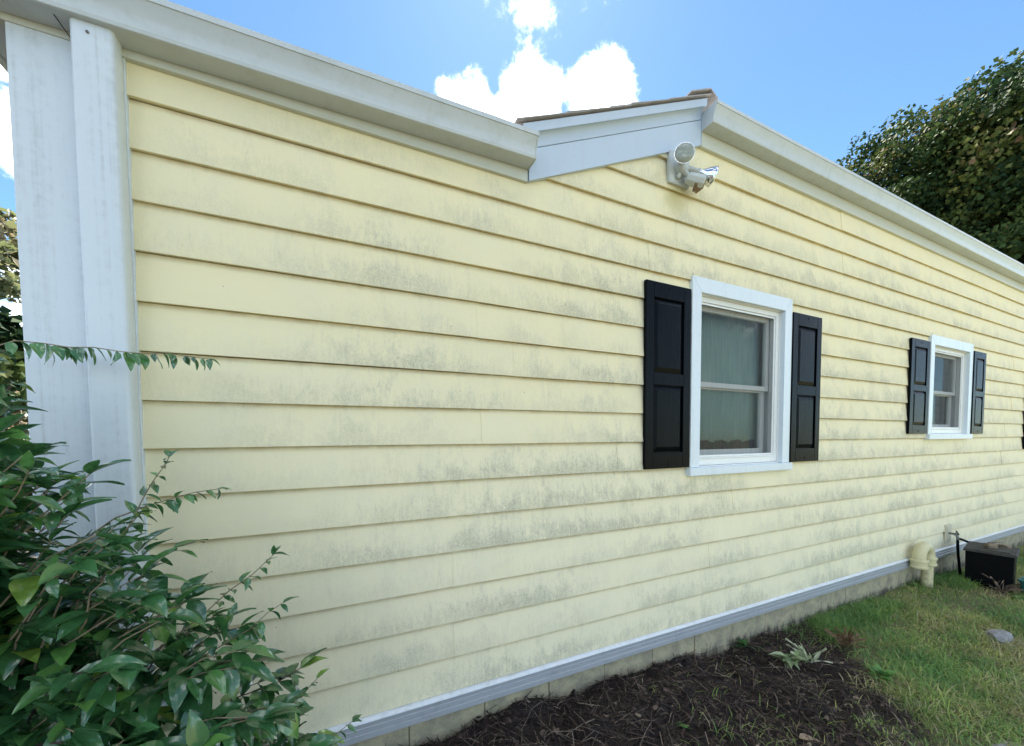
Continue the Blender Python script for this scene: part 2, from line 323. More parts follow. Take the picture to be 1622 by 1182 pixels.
def npmesh(name, V, Fc, mat, tint=None, smooth=True):
    """V (n,3), Fc (m,k) with k=3 or 4; tint per vertex"""
    me = bpy.data.meshes.new(name); V = np.asarray(V, np.float32); Fc = np.asarray(Fc, np.int32); m, k = Fc.shape
    me.vertices.add(len(V)); me.vertices.foreach_set('co', V.ravel())
    me.loops.add(m*k); me.loops.foreach_set('vertex_index', Fc.ravel())
    me.polygons.add(m); me.polygons.foreach_set('loop_start', np.arange(m, dtype=np.int32)*k)
    me.polygons.foreach_set('use_smooth', np.full(m, smooth, bool))
    if tint is not None:
        a = me.attributes.new('tint', 'FLOAT', 'POINT'); a.data.foreach_set('value', np.asarray(tint, np.float32))
    me.materials.append(mat); me.update(calc_edges=True); return me

# ------------------------------------------------------------------ ground
def vnoise(x, y, s, seed=0):                        # cheap smooth value noise
    x = np.asarray(x)*s; y = np.asarray(y)*s
    xi = np.floor(x); yi = np.floor(y); fx = x-xi; fy = y-yi; fx = fx*fx*(3-2*fx); fy = fy*fy*(3-2*fy)
    def h(a, b):
        v = np.sin(a*127.1 + b*311.7 + seed*74.7)*43758.5453; return v-np.floor(v)
    return (h(xi, yi)*(1-fx)+h(xi+1, yi)*fx)*(1-fy) + (h(xi, yi+1)*(1-fx)+h(xi+1, yi+1)*fx)*fy
def bed_f(x, y):                                     # 1 inside the dug bed, 0 on the lawn
    x = np.asarray(x, float); y = np.asarray(y, float)
    edge = np.interp(y, [-3.0, -1.25, -1.0, -0.82, -0.55, -0.35, -0.2, 0.0], [1.6, 2.3, 2.58, 2.85, 3.15, 3.35, 3.55, 3.75])
    j = (vnoise(x, y, 3.5, 3)-0.5)*0.5 + (vnoise(x, y, 11, 4)-0.5)*0.25
    return np.clip((edge + j - x)/0.35 + 0.5, 0, 1)
def ground_z(x, y):
    x = np.asarray(x, float); y = np.asarray(y, float)
    b = bed_f(x, y)
    z = -0.05 + 0.05*np.clip((3.0-x)/2.0, 0, 1)
    near = np.exp(-((y+0.15)/0.5)**2)
    z = z + near*0.05*np.clip((2.4-x)/1.0, 0, 1)
    z = z + b*((vnoise(x, y, 4, 1)-0.5)*0.08 + (vnoise(x, y, 13, 2)-0.5)*0.05) + (1-b)*(vnoise(x, y, 2.5, 5)-0.5)*0.05
    far = np.clip((np.hypot(x-3, y+0.6)-6)/4, 0, 1)
    return z*(1-far) + -0.05*far
xs = np.concatenate([np.linspace(-400, -12, 12), np.linspace(-8, -1.6, 12), np.arange(-1.5, 9.0, 0.05), np.linspace(9.2, 20, 16), np.linspace(30, 500, 12)])
ys = np.concatenate([np.linspace(-400, -12, 10), np.linspace(-8, -2.6, 10), np.arange(-2.5, 0.35, 0.05), np.linspace(0.5, 20, 14), np.linspace(30, 500, 12)])
X, Y = np.meshgrid(xs, ys); Z = ground_z(X, Y)
Z = np.where((Y > 0.3) & (X > -1.0) & (X < 13), -0.12, Z)
nx, ny = len(xs), len(ys); I = np.arange(nx*ny).reshape(ny, nx)
Fq = np.stack([I[:-1, :-1], I[:-1, 1:], I[1:, 1:], I[1:, :-1]], -1).reshape(-1, 4)
gm = npmesh('ground', np.stack([X, Y, Z], -1).reshape(-1, 3), Fq, M['ground'])
a = gm.attributes.new('bed', 'FLOAT', 'POINT'); a.data.foreach_set('value', bed_f(X, Y).ravel().astype(np.float32))
link('ground', gm, kind='structure')
gz = lambda x, y: float(ground_z(x, y))

# ------------------------------------------------------------------ the house
XL, XR = -0.92, 12.6                    # wall ends
house = thing('house', 'single storey house clad in mildewed pale yellow lap siding with white trim', 'house', (0, 0, 0))
RK = 0.4475
rake = lambda x: 2.885 + RK*(x-0.934)
#            casing outer x0,x1, sill top, casing top
WINS = [(2.150, 3.250, 1.338, 2.611), (5.688, 6.785, 1.556, 2.603), (9.10, 10.20, 1.338, 2.611)]
OPEN = [(a+0.03, b-0.03, c-0.03, d-0.03) for a, b, c, d in WINS]
def wall_core():
    m = MB(); y0, y1 = 0.004, 0.14
    xs_ = [XL, 0.96] + [2.2] + sorted([v for o in OPEN for v in o[:2]]) + [XR]; xs_ = sorted(set(xs_))
    for a, b in zip(xs_[:-1], xs_[1:]):
        op = [o for o in OPEN if a >= o[0]-1e-6 and b <= o[1]+1e-6]
        top = 2.92 if b <= 0.97 else 3.50
        if abs(a-0.96) < 1e-6:           # under the rake
            b2 = b
            m.add([(a,y0,0.2),(b2,y0,0.2),(b2,y0,rake(b2)+0.1 if b2 < 2.3 else 3.5),(a,y0,rake(a)+0.1),(a,y1,0.2),(b2,y1,0.2),(b2,y1,rake(b2)+0.1 if b2 < 2.3 else 3.5),(a,y1,rake(a)+0.1)],
                  [(0,1,2,3),(7,6,5,4),(0,4,5,1),(1,5,6,2),(2,6,7,3),(3,7,4,0)]); continue
        if op:
            o = op[0]; m.box(a, b, y0, y1, 0.2, o[2]); m.box(a, b, y0, y1, o[3], top)
        else: m.box(a, b, y0, y1, 0.2, top)
    m.build('wall', M['core'], house)
wall_core()
# the other walls, floor and ceiling
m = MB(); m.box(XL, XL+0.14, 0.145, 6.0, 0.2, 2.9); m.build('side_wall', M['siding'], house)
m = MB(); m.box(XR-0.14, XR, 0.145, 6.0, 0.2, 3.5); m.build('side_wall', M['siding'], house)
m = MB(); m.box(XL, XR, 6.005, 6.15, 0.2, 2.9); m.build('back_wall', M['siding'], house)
m = MB(); m.box(XL+0.15, XR-0.15, 0.15, 5.99, 0.20, 0.26); m.build('floor', M['inner'], house)
m = MB(); m.box(XL+0.15, XR-0.15, 0.15, 5.99, 2.80, 2.86); m.build('ceiling', M['inner'], house)
m = MB(); m.box(4.45, 4.55, 0.15, 5.9, 0.27, 2.79); m.build('partition', M['inner'], house)

# siding boards, one object each
def board(k, x0, x1, zlo=None, zhi=None, dy=0.0):
    zb = ZA - EXPO*k; zt = zb + EXPO
    yf = lambda z: -0.0205 + 0.0170*(z-zb)/EXPO
    lo = zb if zlo is None else zlo; hi = zt-0.0005 if zhi is None else zhi
    if zlo is None: prof = [(0.002, lo+0.002), (-0.0165, lo+0.0005), (-0.0190, lo), (-0.0208, lo+0.0015), (yf(lo)-0.0003, lo+0.004)]
    else: prof = [(0.002, lo), (yf(lo), lo)]
    for f in (0.35, 0.7): prof.append((yf(lo+(hi-lo)*f)-0.0006, lo+(hi-lo)*f))
    prof += [(yf(hi), hi), (0.002, hi)]
    prof = [(y+dy if y < 0 else y, z) for y, z in prof]
    n = max(2, int((x1-x0)/0.3)); xs_ = [x0+(x1-x0)*i/n for i in range(n+1)]
    ph = random.uniform(0, 6.3); ph2 = random.uniform(0, 6.3)
    def fn(p):
        x, y, z = p
        if y < 0: y += 0.0009*math.sin(x*2.1+ph) + 0.0005*math.sin(x*5.3+ph2)
        if zlo is None: z += 0.0010*math.sin(x*1.3+ph2) + 0.0005*math.sin(x*3.9+ph)
        return (x, y, z)
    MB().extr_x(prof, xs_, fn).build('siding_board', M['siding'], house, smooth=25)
for k in range(-4, 15):
    zb = ZA-EXPO*k; zt = zb+EXPO
    start = -0.66
    if k < 0: start = 0.934 + (zb-2.885)/RK - 0.05
    zhi = None
    if k == -4: zhi = 3.50
    if k == 0: zhi = None
    # vertical joints of this course
    js = []; x = start + random.uniform(1.2, 3.4)
    if k in (10, 11, 13): x = 0.53 + (k == 10)*2.1
    while x < XR-0.6: js.append(x); x += 3.66
    segs = [start] + js + [XR-0.16]
    for i, (a, b) in enumerate(zip(segs[:-1], segs[1:])):
        a2 = a - (0.02 if i else 0); dy = -0.0020 if i % 2 else 0.0
        spans = [(a2, b)]
        for (o0, o1, c0, c1), (w0, w1, s0, s1) in zip(OPEN, WINS):
            if zt <= c0 or zb >= c1: continue
            ns = []
            for (p, q) in spans:
                if q <= o0 or p >= o1: ns.append((p, q)); continue
                if p < o0-0.001: ns.append((p, o0))
                if q > o1+0.001: ns.append((o1, q))
                if zt > c1+0.005: board(k, max(p, o0), min(q, o1), zlo=c1, zhi=zt-0.0005, dy=dy)
                if zb < c0-0.005: board(k, max(p, o0), min(q, o1), zhi=c0, dy=dy)
            spans = ns
        for p, q in spans: board(k, p, q, zhi=zhi, dy=dy)

# foundation of rendered blocks
fnd = MB().box(XL+0.02, XR-0.02, 0.02, 0.3, -0.4, 0.19).build('foundation', M['found'], house)
x = XL+0.02; bi = 0
while x < XR-0.05:
    w = min(0.395, XR-0.02-x); d = random.uniform(-0.003, 0.003)
    for z0, z1 in ((-0.40, -0.012), (-0.008, 0.172)):
        off = 0.0 if z0 < -0.1 else 0.0
        MB().box(x+0.002, x+w-0.002, 0.004+d, 0.03, z0, z1).build('block', M['found'], fnd, bevel=0.004)
    x += w
# skirt flashing under the siding
pr = [(0.0, 0.268), (-0.030, 0.2655), (-0.036, 0.262), (-0.038, 0.256), (-0.0345, 0.252), (-0.0345, 0.232), (-0.038, 0.229), (-0.038, 0.206), (-0.0405, 0.203), (-0.0405, 0.178), (-0.036, 0.174), (-0.010, 0.176), (0.0, 0.18)]
for a, b in ((-0.68, 1.02), (1.016, 4.66), (4.656, 8.3), (8.296, 12.56)):
    j = random.uniform(-0.0015, 0.0015)
    sk = MB().extr_x([(y+j, z+j*0.6) for y, z in pr], [a+(b-a)*i/8 for i in range(9)]).build('skirt_flashing', M['strip'], house, smooth=20)
    MB().extr_x([(0.0, 0.2700+j*0.6), (-0.030+j, 0.2672+j*0.6), (-0.041+j, 0.2628+j*0.6), (-0.0425+j, 0.2560+j*0.6), (-0.0385+j, 0.2555+j*0.6), (-0.0385+j, 0.2610+j*0.6), (-0.030+j, 0.2662+j*0.6), (0.0, 0.2690+j*0.6)], [a, (a+b)/2, b]).build('ledge', M['ledge'], sk, smooth=25)

# corner board and downspout
MB().box(XL-0.012, -0.645, -0.024, -0.0, 0.15, 2.915).build('corner_board', M['post'], house, bevel=0.004)
MB().box(XL-0.014, XL-0.002, -0.001, 0.16, 0.15, 2.88).build('corner_board', M['post'], house, bevel=0.003)
def rrect(w, d, r, n=4):
    ps = []
    for cx, cy, a0 in ((w/2-r, d/2-r, 0), (-w/2+r, d/2-r, 90), (-w/2+r, -d/2+r, 180), (w/2-r, -d/2+r, 270)):
        for i in range(n+1):
            a = R(a0+90*i/n); ps.append((cx+r*math.cos(a), cy+r*math.sin(a)))
    return ps
m = MB(); pf = rrect(0.108, 0.070, 0.013); n = len(pf); zs = [0.02, 0.5, 1.0, 1.5, 2.0, 2.5, 2.909]
vs = [(-0.700+px, -0.0605+py, z) for z in zs for px, py in pf]
fs = [(i*n+j, i*n+(j+1) % n, (i+1)*n+(j+1) % n, (i+1)*n+j) for i in range(len(zs)-1) for j in range(n)] + [tuple(range(n)), tuple((len(zs)-1)*n+j for j in range(n))]
ds = m.add(vs, fs).build('downspout', M['post'], house, smooth=40)
MB().lathe([(0.0045, 0), (0.0045, 0.003), (0.002, 0.005)], 10, Matrix.Translation((-0.708, -0.096, 2.875)) @ Matrix.Rotation(R(90), 4, 'X')).build('screw', M['metal'], ds)

# fascia, frieze, rake
MB().box(-1.02, 0.933, -0.030, 0.0, 2.882, 3.04).build('fascia_board', M['frieze'], house, bevel=0.003)
MB().box(2.212, XR+0.02, -0.030, 0.0, 3.453, 3.645).build('fascia_board', M['frieze'], house, bevel=0.003)
def rake_piece(name, prof, mat, x0, x1, smooth=None):        # prof: (y, height above the rake's lower edge)
    m = MB(); m.extr_x(prof, [x0, x1], lambda p: (p[0], p[1], p[2]+rake(p[0]))); return m.build(name, mat, house, smooth=smooth)
rake_piece('rake_board', [(0.0, 0.0), (-0.034, 0.0), (-0.034, 0.158), (0.0, 0.158)], M['fascia'], 0.938, 2.204)
rake_piece('rake_moulding', [(0.0, 0.162), (-0.035, 0.162), (-0.036, 0.186), (-0.040, 0.203), (-0.050, 0.217), (-0.062, 0.224), (0.0, 0.224)], M['fascia'], 0.938, 2.204, 35)
rake_piece('rake_trim', [(0.0, 0.228), (-0.066, 0.222), (-0.068, 0.222), (-0.070, 0.268), (0.0, 0.270)], M['fascia'], 0.89, 2.215)
MB().box(2.207, 2.2105, -0.036, 0.0, 3.456, 3.70).build('rake_end_cap', M['fascia'], house)

# gutters
def gutter(x0, x1, zb0, zb1, ends):
    outer = [(-0.032, 0.112), (-0.032, 0.0), (-0.111, 0.0), (-0.1155, 0.002), (-0.1195, 0.0135), (-0.1160, 0.0165), (-0.1175, 0.034), (-0.126, 0.058), (-0.136, 0.078), (-0.1400, 0.090), (-0.1465, 0.092), (-0.147, 0.112), (-0.140, 0.114)]
    inner = [(-0.140, 0.110), (-0.1445, 0.109), (-0.1435, 0.092), (-0.138, 0.082), (-0.127, 0.059), (-0.117, 0.035), (-0.112, 0.016), (-0.106, 0.003), (-0.034, 0.003), (-0.034, 0.112)]
    sl = (zb1-zb0)/(x1-x0); n = max(3, int((x1-x0)/0.8))
    m = MB(); m.extr_x(outer+inner, [x0+(x1-x0)*i/n for i in range(n+1)], lambda p: (p[0], p[1], p[2]+zb0+sl*(p[0]-x0)+0.0012*math.sin(p[0]*1.7)))
    g = m.build('gutter', M['gutter'], house, smooth=17)
    for xe, s in ends:
        e = [(y - (0.0015 if y < -0.05 else 0), z - (0.0015 if z < 0.002 else 0)) for y, z in outer]
        MB().extr_x(e, [xe-0.003, xe+0.003], lambda p: (p[0], p[1], p[2]+zb0+sl*(xe-x0))).build('end_cap', M['gutter'], g)
gutter(-1.22, 0.930, 2.897, 2.940, [(0.9335, 1)])
gutter(2.216, XR+0.25, 3.547, 3.532, [(2.2135, -1)])
# boxed overhang at the left gable end
MB().box(-1.03, XL-0.016, -0.0005, 2.2, 2.884, 2.925).build('soffit', M['gutter'], house, bevel=0.003)
MB().box(-1.05, -1.031, -0.03, 3.4, 2.872, 3.03).build('gable_fascia', M['gutter'], house, bevel=0.003)
MB().tube([(-0.80, -0.113, 2.99), (-0.795, -0.112, 2.93), (-0.79, -0.085, 2.905), (-0.775, -0.03, 2.885), (-0.772, -0.027, 2.83)], 0.0016, 5).build('cable', M['rubber'], house, smooth=60)

# roofs
roof = MB()
roof.add([(-1.06,-0.09,3.045),(0.93,-0.09,3.045),(0.93,6.4,3.60),(-1.06,6.4,3.60),(-1.06,-0.09,3.056),(0.93,-0.09,3.056),(0.93,6.4,3.612),(-1.06,6.4,3.612)],
         [(3,2,1,0),(4,5,6,7),(0,1,5,4),(1,2,6,5),(2,3,7,6),(3,0,4,7)])
roof.build('roof', M['shingle'], house)
rr = MB(); z0, z1 = 3.652, 3.652+6.5*0.16
rr.add([(2.28,-0.10,z0),(XR+0.25,-0.10,z0),(XR+0.25,6.4,z1),(2.28,6.4,z1),(2.28,-0.10,z0+0.012),(XR+0.25,-0.10,z0+0.012),(XR+0.25,6.4,z1+0.012),(2.28,6.4,z1+0.012)],
       [(3,2,1,0),(4,5,6,7),(0,1,5,4),(1,2,6,5),(2,3,7,6),(3,0,4,7)])
rr.build('roof', M['shingle'], house)
deck = MB(); deck.extr_x([(-0.062, 0.2705), (4.0, 0.2705), (4.0, 0.2745), (-0.062, 0.2745)], [0.86, 2.24], lambda p: (p[0], p[1], p[2]+rake(p[0])))
rk = deck.build('roof', M['shingle'], house)
nsh = 9
for i in range(nsh):                                       # courses climb along the rake
    xa = 0.845 + i*0.146; xb = xa+0.30
    if xb > 2.27: xb = 2.27
    for j in range(4):
        ya = -0.082 + j*0.92 + random.uniform(-0.004, 0.003)*(j == 0); yb = -0.082+(j+1)*0.92-0.006
        t0 = 0.0130; m = MB(); vs = []
        for xx, hh in ((xa, t0), (xb, 0.006)):
            b = rake(xx)+0.275+hh*0.6
            dz = random.uniform(-0.002, 0.004) if xx == xa else 0
            vs += [(xx, ya, b+dz), (xx, yb, b+dz), (xx, ya, b+dz+0.005), (xx, yb, b+dz+0.005)]
        m.add(vs, [(0,1,3,2),(4,6,7,5),(0,2,6,4),(1,5,7,3),(2,3,7,6),(0,4,5,1)])
        m.build('shingle', M['shingle'], rk)
for j in range(10):                                         # ridge caps
    ya = -0.095+j*0.2; m = MB(); vs = []
    for yy, up in ((ya, 0.010), (ya+0.26, 0.0)):
        for xx in (2.04, 2.10, 2.16, 2.215, 2.25, 2.285):
            zc = min(rake(xx), rake(2.215)) + 0.312 + up - max(0, xx-2.215)*0.55
            zc -= 0.018; vs += [(xx, yy, zc), (xx, yy, zc+0.008)]
    n = 12
    fs = []
    for q in range(5):
        a = q*2; fs += [(a, a+2, a+2+n, a+n), (a+1, a+1+n, a+3+n, a+3), (a, a+1, a+3, a+2), (a+n, a+2+n, a+3+n, a+1+n)]
    fs += [(0, n, n+1, 1), (10, 11, 11+n, 10+n)]
    m.add(vs, fs).build('ridge_shingle', M['shingle'], rk, smooth=50)

# windows
def window(x0, x1, z0, z1):
    cw = 0.088; yf, yb = -0.032, -0.001
    # mitred casing: three sides
    m = MB()
    def quad_prism(p):
        n = len(p); m.add([(x, yf, z) for x, z in p] + [(x, yb, z) for x, z in p], [tuple(range(n)), tuple(range(2*n-1, n-1, -1))] + [(i, (i+1) % n, (i+1) % n+n, i+n) for i in range(n)])
    g = 0.0008
    quad_prism([(x0, z0), (x0+cw, z0), (x0+cw, z1-cw-0.010-g), (x0, z1-g)])
    quad_prism([(x1-cw, z0), (x1, z0), (x1, z1-g), (x1-cw, z1-cw-0.010-g)])
    quad_prism([(x0+g, z1), (x0+cw+g, z1-cw-0.010), (x1-cw-g, z1-cw-0.010), (x1-g, z1)])
    w = m.build('window', M['casing'], house, bevel=0.002)
    MB().box(x0-0.018, x1+0.018, -0.050, -0.001, z0-0.056, z0-0.001).build('sill', M['casing'], w, bevel=0.004)
    ix0, ix1, iz0, iz1 = x0+cw, x1-cw, z0, z1-cw-0.010
    # reveal liner, frame
    def ring(a0, a1, c0, c1, t, ya, yb_, name, mat, tb=None, bev=0.002):
        tb = tb or t; q = MB(); q.box(a0, a0+t, ya, yb_, c0, c1); q.box(a1-t, a1, ya, yb_, c0, c1)
        q.box(a0+t+0.0004, a1-t-0.0004, ya, yb_, c1-t, c1); q.box(a0+t+0.0004, a1-t-0.0004, ya, yb_, c0, c0+tb)
        return q.build(name, mat, w, bevel=bev)
    ring(ix0-0.012, ix1+0.012, iz0-0.010, iz1+0.012, 0.016, -0.0005, 0.138, 'liner', M['vinyl'])
    ring(ix0+0.005, ix1-0.005, iz0+0.008, iz1-0.005, 0.034, 0.012, 0.06, 'frame', M['vinyl'], 0.045)
    q = MB(); q.box(ix0+0.040, ix1-0.040, 0.004, 0.030, iz0+0.054, iz0+0.064); q.build('frame_lip', M['vinyl'], w, bevel=0.001)
    a0, a1, c0, c1 = ix0+0.041, ix1-0.041, iz0+0.055, iz1-0.041
    ring(a0, a1, c0+0.010, c1, 0.013, 0.020, 0.028, 'screen_frame', M['vinyl'], 0.013, 0)
    MB().add([(a0+0.006, 0.024, c0+0.012), (a1-0.006, 0.024, c0+0.012), (a1-0.006, 0.024, c1-0.006), (a0+0.006, 0.024, c1-0.006)], [(0, 1, 2, 3)]).build('insect_screen', M['screen'], w)
    zm = c0 + (c1-c0)*0.488
    ring(a0, a1, zm-0.018, c1, 0.036, 0.062, 0.088, 'sash', M['vinyl'], 0.036)
    MB().box(a0+0.03, a1-0.03, 0.0745, 0.0775, zm+0.012, c1-0.03).build('pane', M['glass'], w)
    ring(a0, a1, c0+0.003, zm+0.016, 0.045, 0.090, 0.116, 'sash', M['vinyl'], 0.055)
    MB().box(a0+0.04, a1-0.04, 0.1025, 0.1055, c0+0.05, zm-0.02).build('pane', M['glass'], w)
    MB().box(x0-0.001, x0+0.001, -0.034, -0.030, z1+0.002, z1+0.014).build('nail', M['metal'], w)
    return a0, a1, c0, c1
wd = [window(*w) for w in WINS]
# shutters
def shutter(x0, x1, z0, z1):
    H = z1-z0; Wd = x1-x0; yb, yf = -0.0175, -0.040
    m = MB(); sx = Wd*0.165
    panels = [(z0+H*0.090, z0+H*0.455), (z0+H*0.520, z0+H*0.918)]
    a, b = x0+sx, x1-sx
    m.box(x0, a, yf, yb, z0, z1); m.box(b, x1, yf, yb, z0, z1)
    for c, d in ((z0, panels[0][0]), (panels[0][1], panels[1][0]), (panels[1][1], z1)): m.box(a+0.0003, b-0.0003, yf, yb, c, d)
    s = m.build('shutter', M['shutter'], house, bevel=0.0025)
    for c, d in panels:
        q = MB(); yr = yf+0.013; g0 = 0.004; g1 = 0.034
        vs = [(a, yb, c), (b, yb, c), (b, yb, d), (a, yb, d), (a, yr, c), (b, yr, c), (b, yr, d), (a, yr, d)]
        vs += [(a+g0, yr, c+g0), (b-g0, yr, c+g0), (b-g0, yr, d-g0), (a+g0, yr, d-g0), (a+g1, yf+0.001, c+g1), (b-g1, yf+0.001, c+g1), (b-g1, yf+0.001, d-g1), (a+g1, yf+0.001, d-g1)]
        f = [(3, 2, 1, 0)] + [(i, (i+1) % 4, (i+1) % 4+4, i+4) for i in range(4)] + [(i+4, (i+1) % 4+4, (i+1) % 4+8, i+8) for i in range(4)] + [(i+8, (i+1) % 4+8, (i+1) % 4+12, i+12) for i in range(4)] + [(12, 13, 14, 15)]
        q.add(vs, f).build('panel', M['shutter'], s)
    for zz in (z0+0.03, z1-0.03):
        for xx in (x0+Wd*0.5,):
            MB().lathe([(0.006, 0), (0.006, 0.002), (0.003, 0.004)], 8, Matrix.Translation((xx, yf, zz)) @ Matrix.Rotation(R(90), 4, 'X')).build('screw', M['shutter'], s)
for a, b, c, d in ((1.742, 2.132, 1.343, 2.514), (3.255, 3.645, 1.340, 2.514), (5.232, 5.645, 1.561, 2.521), (6.800, 7.151, 1.560, 2.529), (8.66, 9.05, 1.343, 2.514), (10.21, 10.60, 1.343, 2.514)):
    shutter(a, b, c, d)

# blind in the first window, with a scalloped hem; a sheer curtain strip in the second
def blind(a0, a1, z_top, z_hem, y):
    m = MB(); n = 60; vs = []; 
    for i in range(n+1):
        x = a0+(a1-a0)*i/n; sc = abs(math.sin((i/n)*math.pi*5.0))*0.020 + 0.004*math.sin(i*1.7)
        yy = y + 0.006*math.sin(i*0.55)
        vs += [(x, yy, z_hem + sc), (x, yy, (z_hem+z_top)/2), (x, yy, z_top)]
    fs = [(i*3+j, (i+1)*3+j, (i+1)*3+j+1, i*3+j+1) for i in range(n) for j in range(2)]
    o = m.add(vs, fs).build('window_blind', M['blind'], None, smooth=60)
    s = o.modifiers.new('thick', 'SOLIDIFY'); s.thickness = 0.002
    return o
a0, a1, c0, c1 = wd[0]
tag(blind(a0-0.04, a1+0.04, c1+0.06, 1.500, 0.155), 'pale grey green blind with scalloped hem inside the window nearest the floodlight', 'blind')
# louvred inner shutter standing behind the second window
a0, a1, c0, c1 = wd[1]
cur = thing('inner_blind', 'dim slatted blind hanging behind the small dark window between narrow black shutters', 'blind', ((a0+a1)/2, 0.30, c0-0.02))
for i in range(16):
    z = 0.02 + i*0.028; MB().box(-0.36, -0.10, -0.006, 0.006, z, z+0.017).build('slat', M['blind'], cur)
MB().box(-0.37, -0.36, -0.008, 0.008, 0.0, 0.48).build('side_rail', M['blind'], cur)
MB().box(-0.10, -0.09, -0.008, 0.008, 0.0, 0.48).build('side_rail', M['blind'], cur)

# ------------------------------------------------------------------ floodlight with motion sensor
def orient(p, d):                                           # local +Z along d
    return Matrix.Translation(p) @ Vector(d).to_track_quat('Z', 'Y').to_matrix().to_4x4()
fl = thing('security_light', 'white twin floodlight with motion sensor screwed to the siding under the sloped rake', 'floodlight', (0, 0, 0))
m = MB(); pf = rrect(0.175, 0.195, 0.007, 4); n = len(pf)
vs = [(2.012+px, y, 3.243+pz) for y in (-0.0165, -0.036) for px, pz in pf] + [(2.012+px*0.90, -0.041, 3.243+pz*0.9) for px, pz in pf]
m.add(vs, [(j, (j+1) % n, (j+1) % n+n, j+n) for j in range(n)] + [(j+n, (j+1) % n+n, (j+1) % n+2*n, j+2*n) for j in range(n)] + [tuple(range(n)), tuple(range(2*n, 3*n))])
m.build('base_plate', M['fixture'], fl, smooth=35)
hubm = orient((2.012, -0.041, 3.237), (0, -1, 0))
MB().lathe([(0.050, 0), (0.048, 0.018), (0.040, 0.034), (0.022, 0.044), (0.008, 0.047)], 24, hubm).build('hub', M['fixture'], fl, smooth=40)
MB().lathe([(0.016, 0), (0.016, 0.010), (0.011, 0.014)], 12, orient((1.985, -0.052, 3.185), (-0.1, -1, -0.2))).build('knob', M['fixture'], fl, smooth=40)
def lamp(base, face, rad, lensmat):
    base = Vector(base); face = Vector(face); d = (face-base); L = d.length
    mm = orient(base, d)
    MB().lathe([(0.013, -0.01), (0.014, 0.012), (0.017, 0.014), (0.018, L*0.42), (0.021, L*0.44), (0.021, L*0.50), (0.017, L*0.52)], 18, mm).build('lamp_holder', M['fixture'], fl, smooth=30)
    b = MB().lathe([(0.016, L*0.46), (0.020, L*0.54), (0.022, L*0.60), (rad*0.55, L*0.70), (rad*0.78, L*0.82), (rad*0.93, L*0.92), (rad, L*0.985), (rad*1.02, L*0.99), (rad*1.01, L)], 28, mm).build('bulb', M['silver'], fl, smooth=35)
    MB().lathe([(rad*0.985, L+0.0006), (rad*0.95, L+0.004), (rad*0.75, L+0.010), (rad*0.45, L+0.0145), (rad*0.15, L+0.016), (0.004, L+0.0162)], 28, mm).build('lens', lensmat, b, smooth=50)
lamp((2.000, -0.052, 3.262), (1.936, -0.142, 3.254), 0.058, M['lens'])
lamp((2.035, -0.060, 3.246), (2.190, -0.138, 3.184), 0.058, M['silver'])
MB().tube([(2.012, -0.06, 3.215), (2.020, -0.085, 3.190), (2.035, -0.095, 3.168)], [0.016, 0.015, 0.016], 12).build('sensor_arm', M['fixture'], fl, smooth=50)
sm = orient((2.025, -0.080, 3.168), (0.80, -0.52, -0.34))
sb = MB().lathe([(0.010, -0.005), (0.030, 0.0), (0.036, 0.020), (0.038, 0.060), (0.036, 0.100), (0.028, 0.112)], 8, sm).build('sensor_body', M['fixture'], fl, smooth=20, bevel=0.002)
MB().lathe([(0.004, 0.0), (0.043, 0.002), (0.047, 0.008), (0.036, 0.016), (0.004, 0.019)], 6, orient((2.096, -0.110, 3.126), (0.12, -0.60, -0.80))).build('sensor_lens', M['sensor'], sb, smooth=20)

# ------------------------------------------------------------------ service bits at the wall foot
PX, PY = 5.36, -0.105
pipe = thing('vent_pipe', 'cream painted gooseneck vent pipe rising from the grass against the foundation', 'pipe', (PX, PY, gz(PX, PY)))
b = gz(PX, PY)
def ptube(name, pts, r, n=20): return MB().tube([(p[0]-PX, p[1]-PY, p[2]-b) for p in pts], r, n).build(name, M['pvc'], pipe, smooth=45)
xl, xr = PX, PX+0.20; zc = 0.30
arc = [(xl, PY, zc-0.02)] + [((xl+xr)/2 - (xr-xl)/2*math.cos(R(a_)), PY, zc + (xr-xl)/2*math.sin(R(a_))*0.98) for a_ in range(0, 181, 12)] + [(xr, PY, zc-0.02)]
ptube('elbow', arc, 0.053, 24)
for xx in (xl, xr):
    MB().lathe([(0.050, 0), (0.067, 0.001), (0.070, 0.006), (0.070, 0.020), (0.063, 0.024), (0.063, 0.062), (0.070, 0.066), (0.070, 0.084), (0.064, 0.090), (0.052, 0.091)], 26, Matrix.Translation((xx-PX, 0, zc-0.105-b))).build('collar', M['pvc'], pipe, smooth=30)
    if xx == xr: ptube('riser', [(xx, PY, -0.2), (xx, PY, zc-0.10)], 0.046)

tap = thing('garden_tap', 'dark garden tap on a cream wall plate beside the vent pipe', 'tap', (6.30, -0.02, 0.34))
MB().box(-0.055, 0.085, -0.012, 0.004, -0.01, 0.185).build('wall_plate', M['plate'], tap, bevel=0.004)
MB().box(-0.040, 0.070, -0.016, -0.0125, 0.005, 0.17).build('wall_plate_face', M['plate'], tap, bevel=0.003)
MB().tube([(0.0, -0.012, 0.09), (0.0, -0.05, 0.09), (0.0, -0.075, 0.082), (0.0, -0.085, 0.055), (0.0, -0.085, 0.03)], [0.012, 0.013, 0.015, 0.013, 0.013], 12).build('spout', M['metal'], tap, smooth=45)
hd = MB().lathe([(0.004, -0.02), (0.005, 0.0), (0.026, 0.002), (0.028, 0.008), (0.024, 0.012), (0.004, 0.013)], 10, orient((0.0, -0.075, 0.105), (0.25, -0.9, 0.5))).build('handle', M['rubber'], tap, smooth=40)
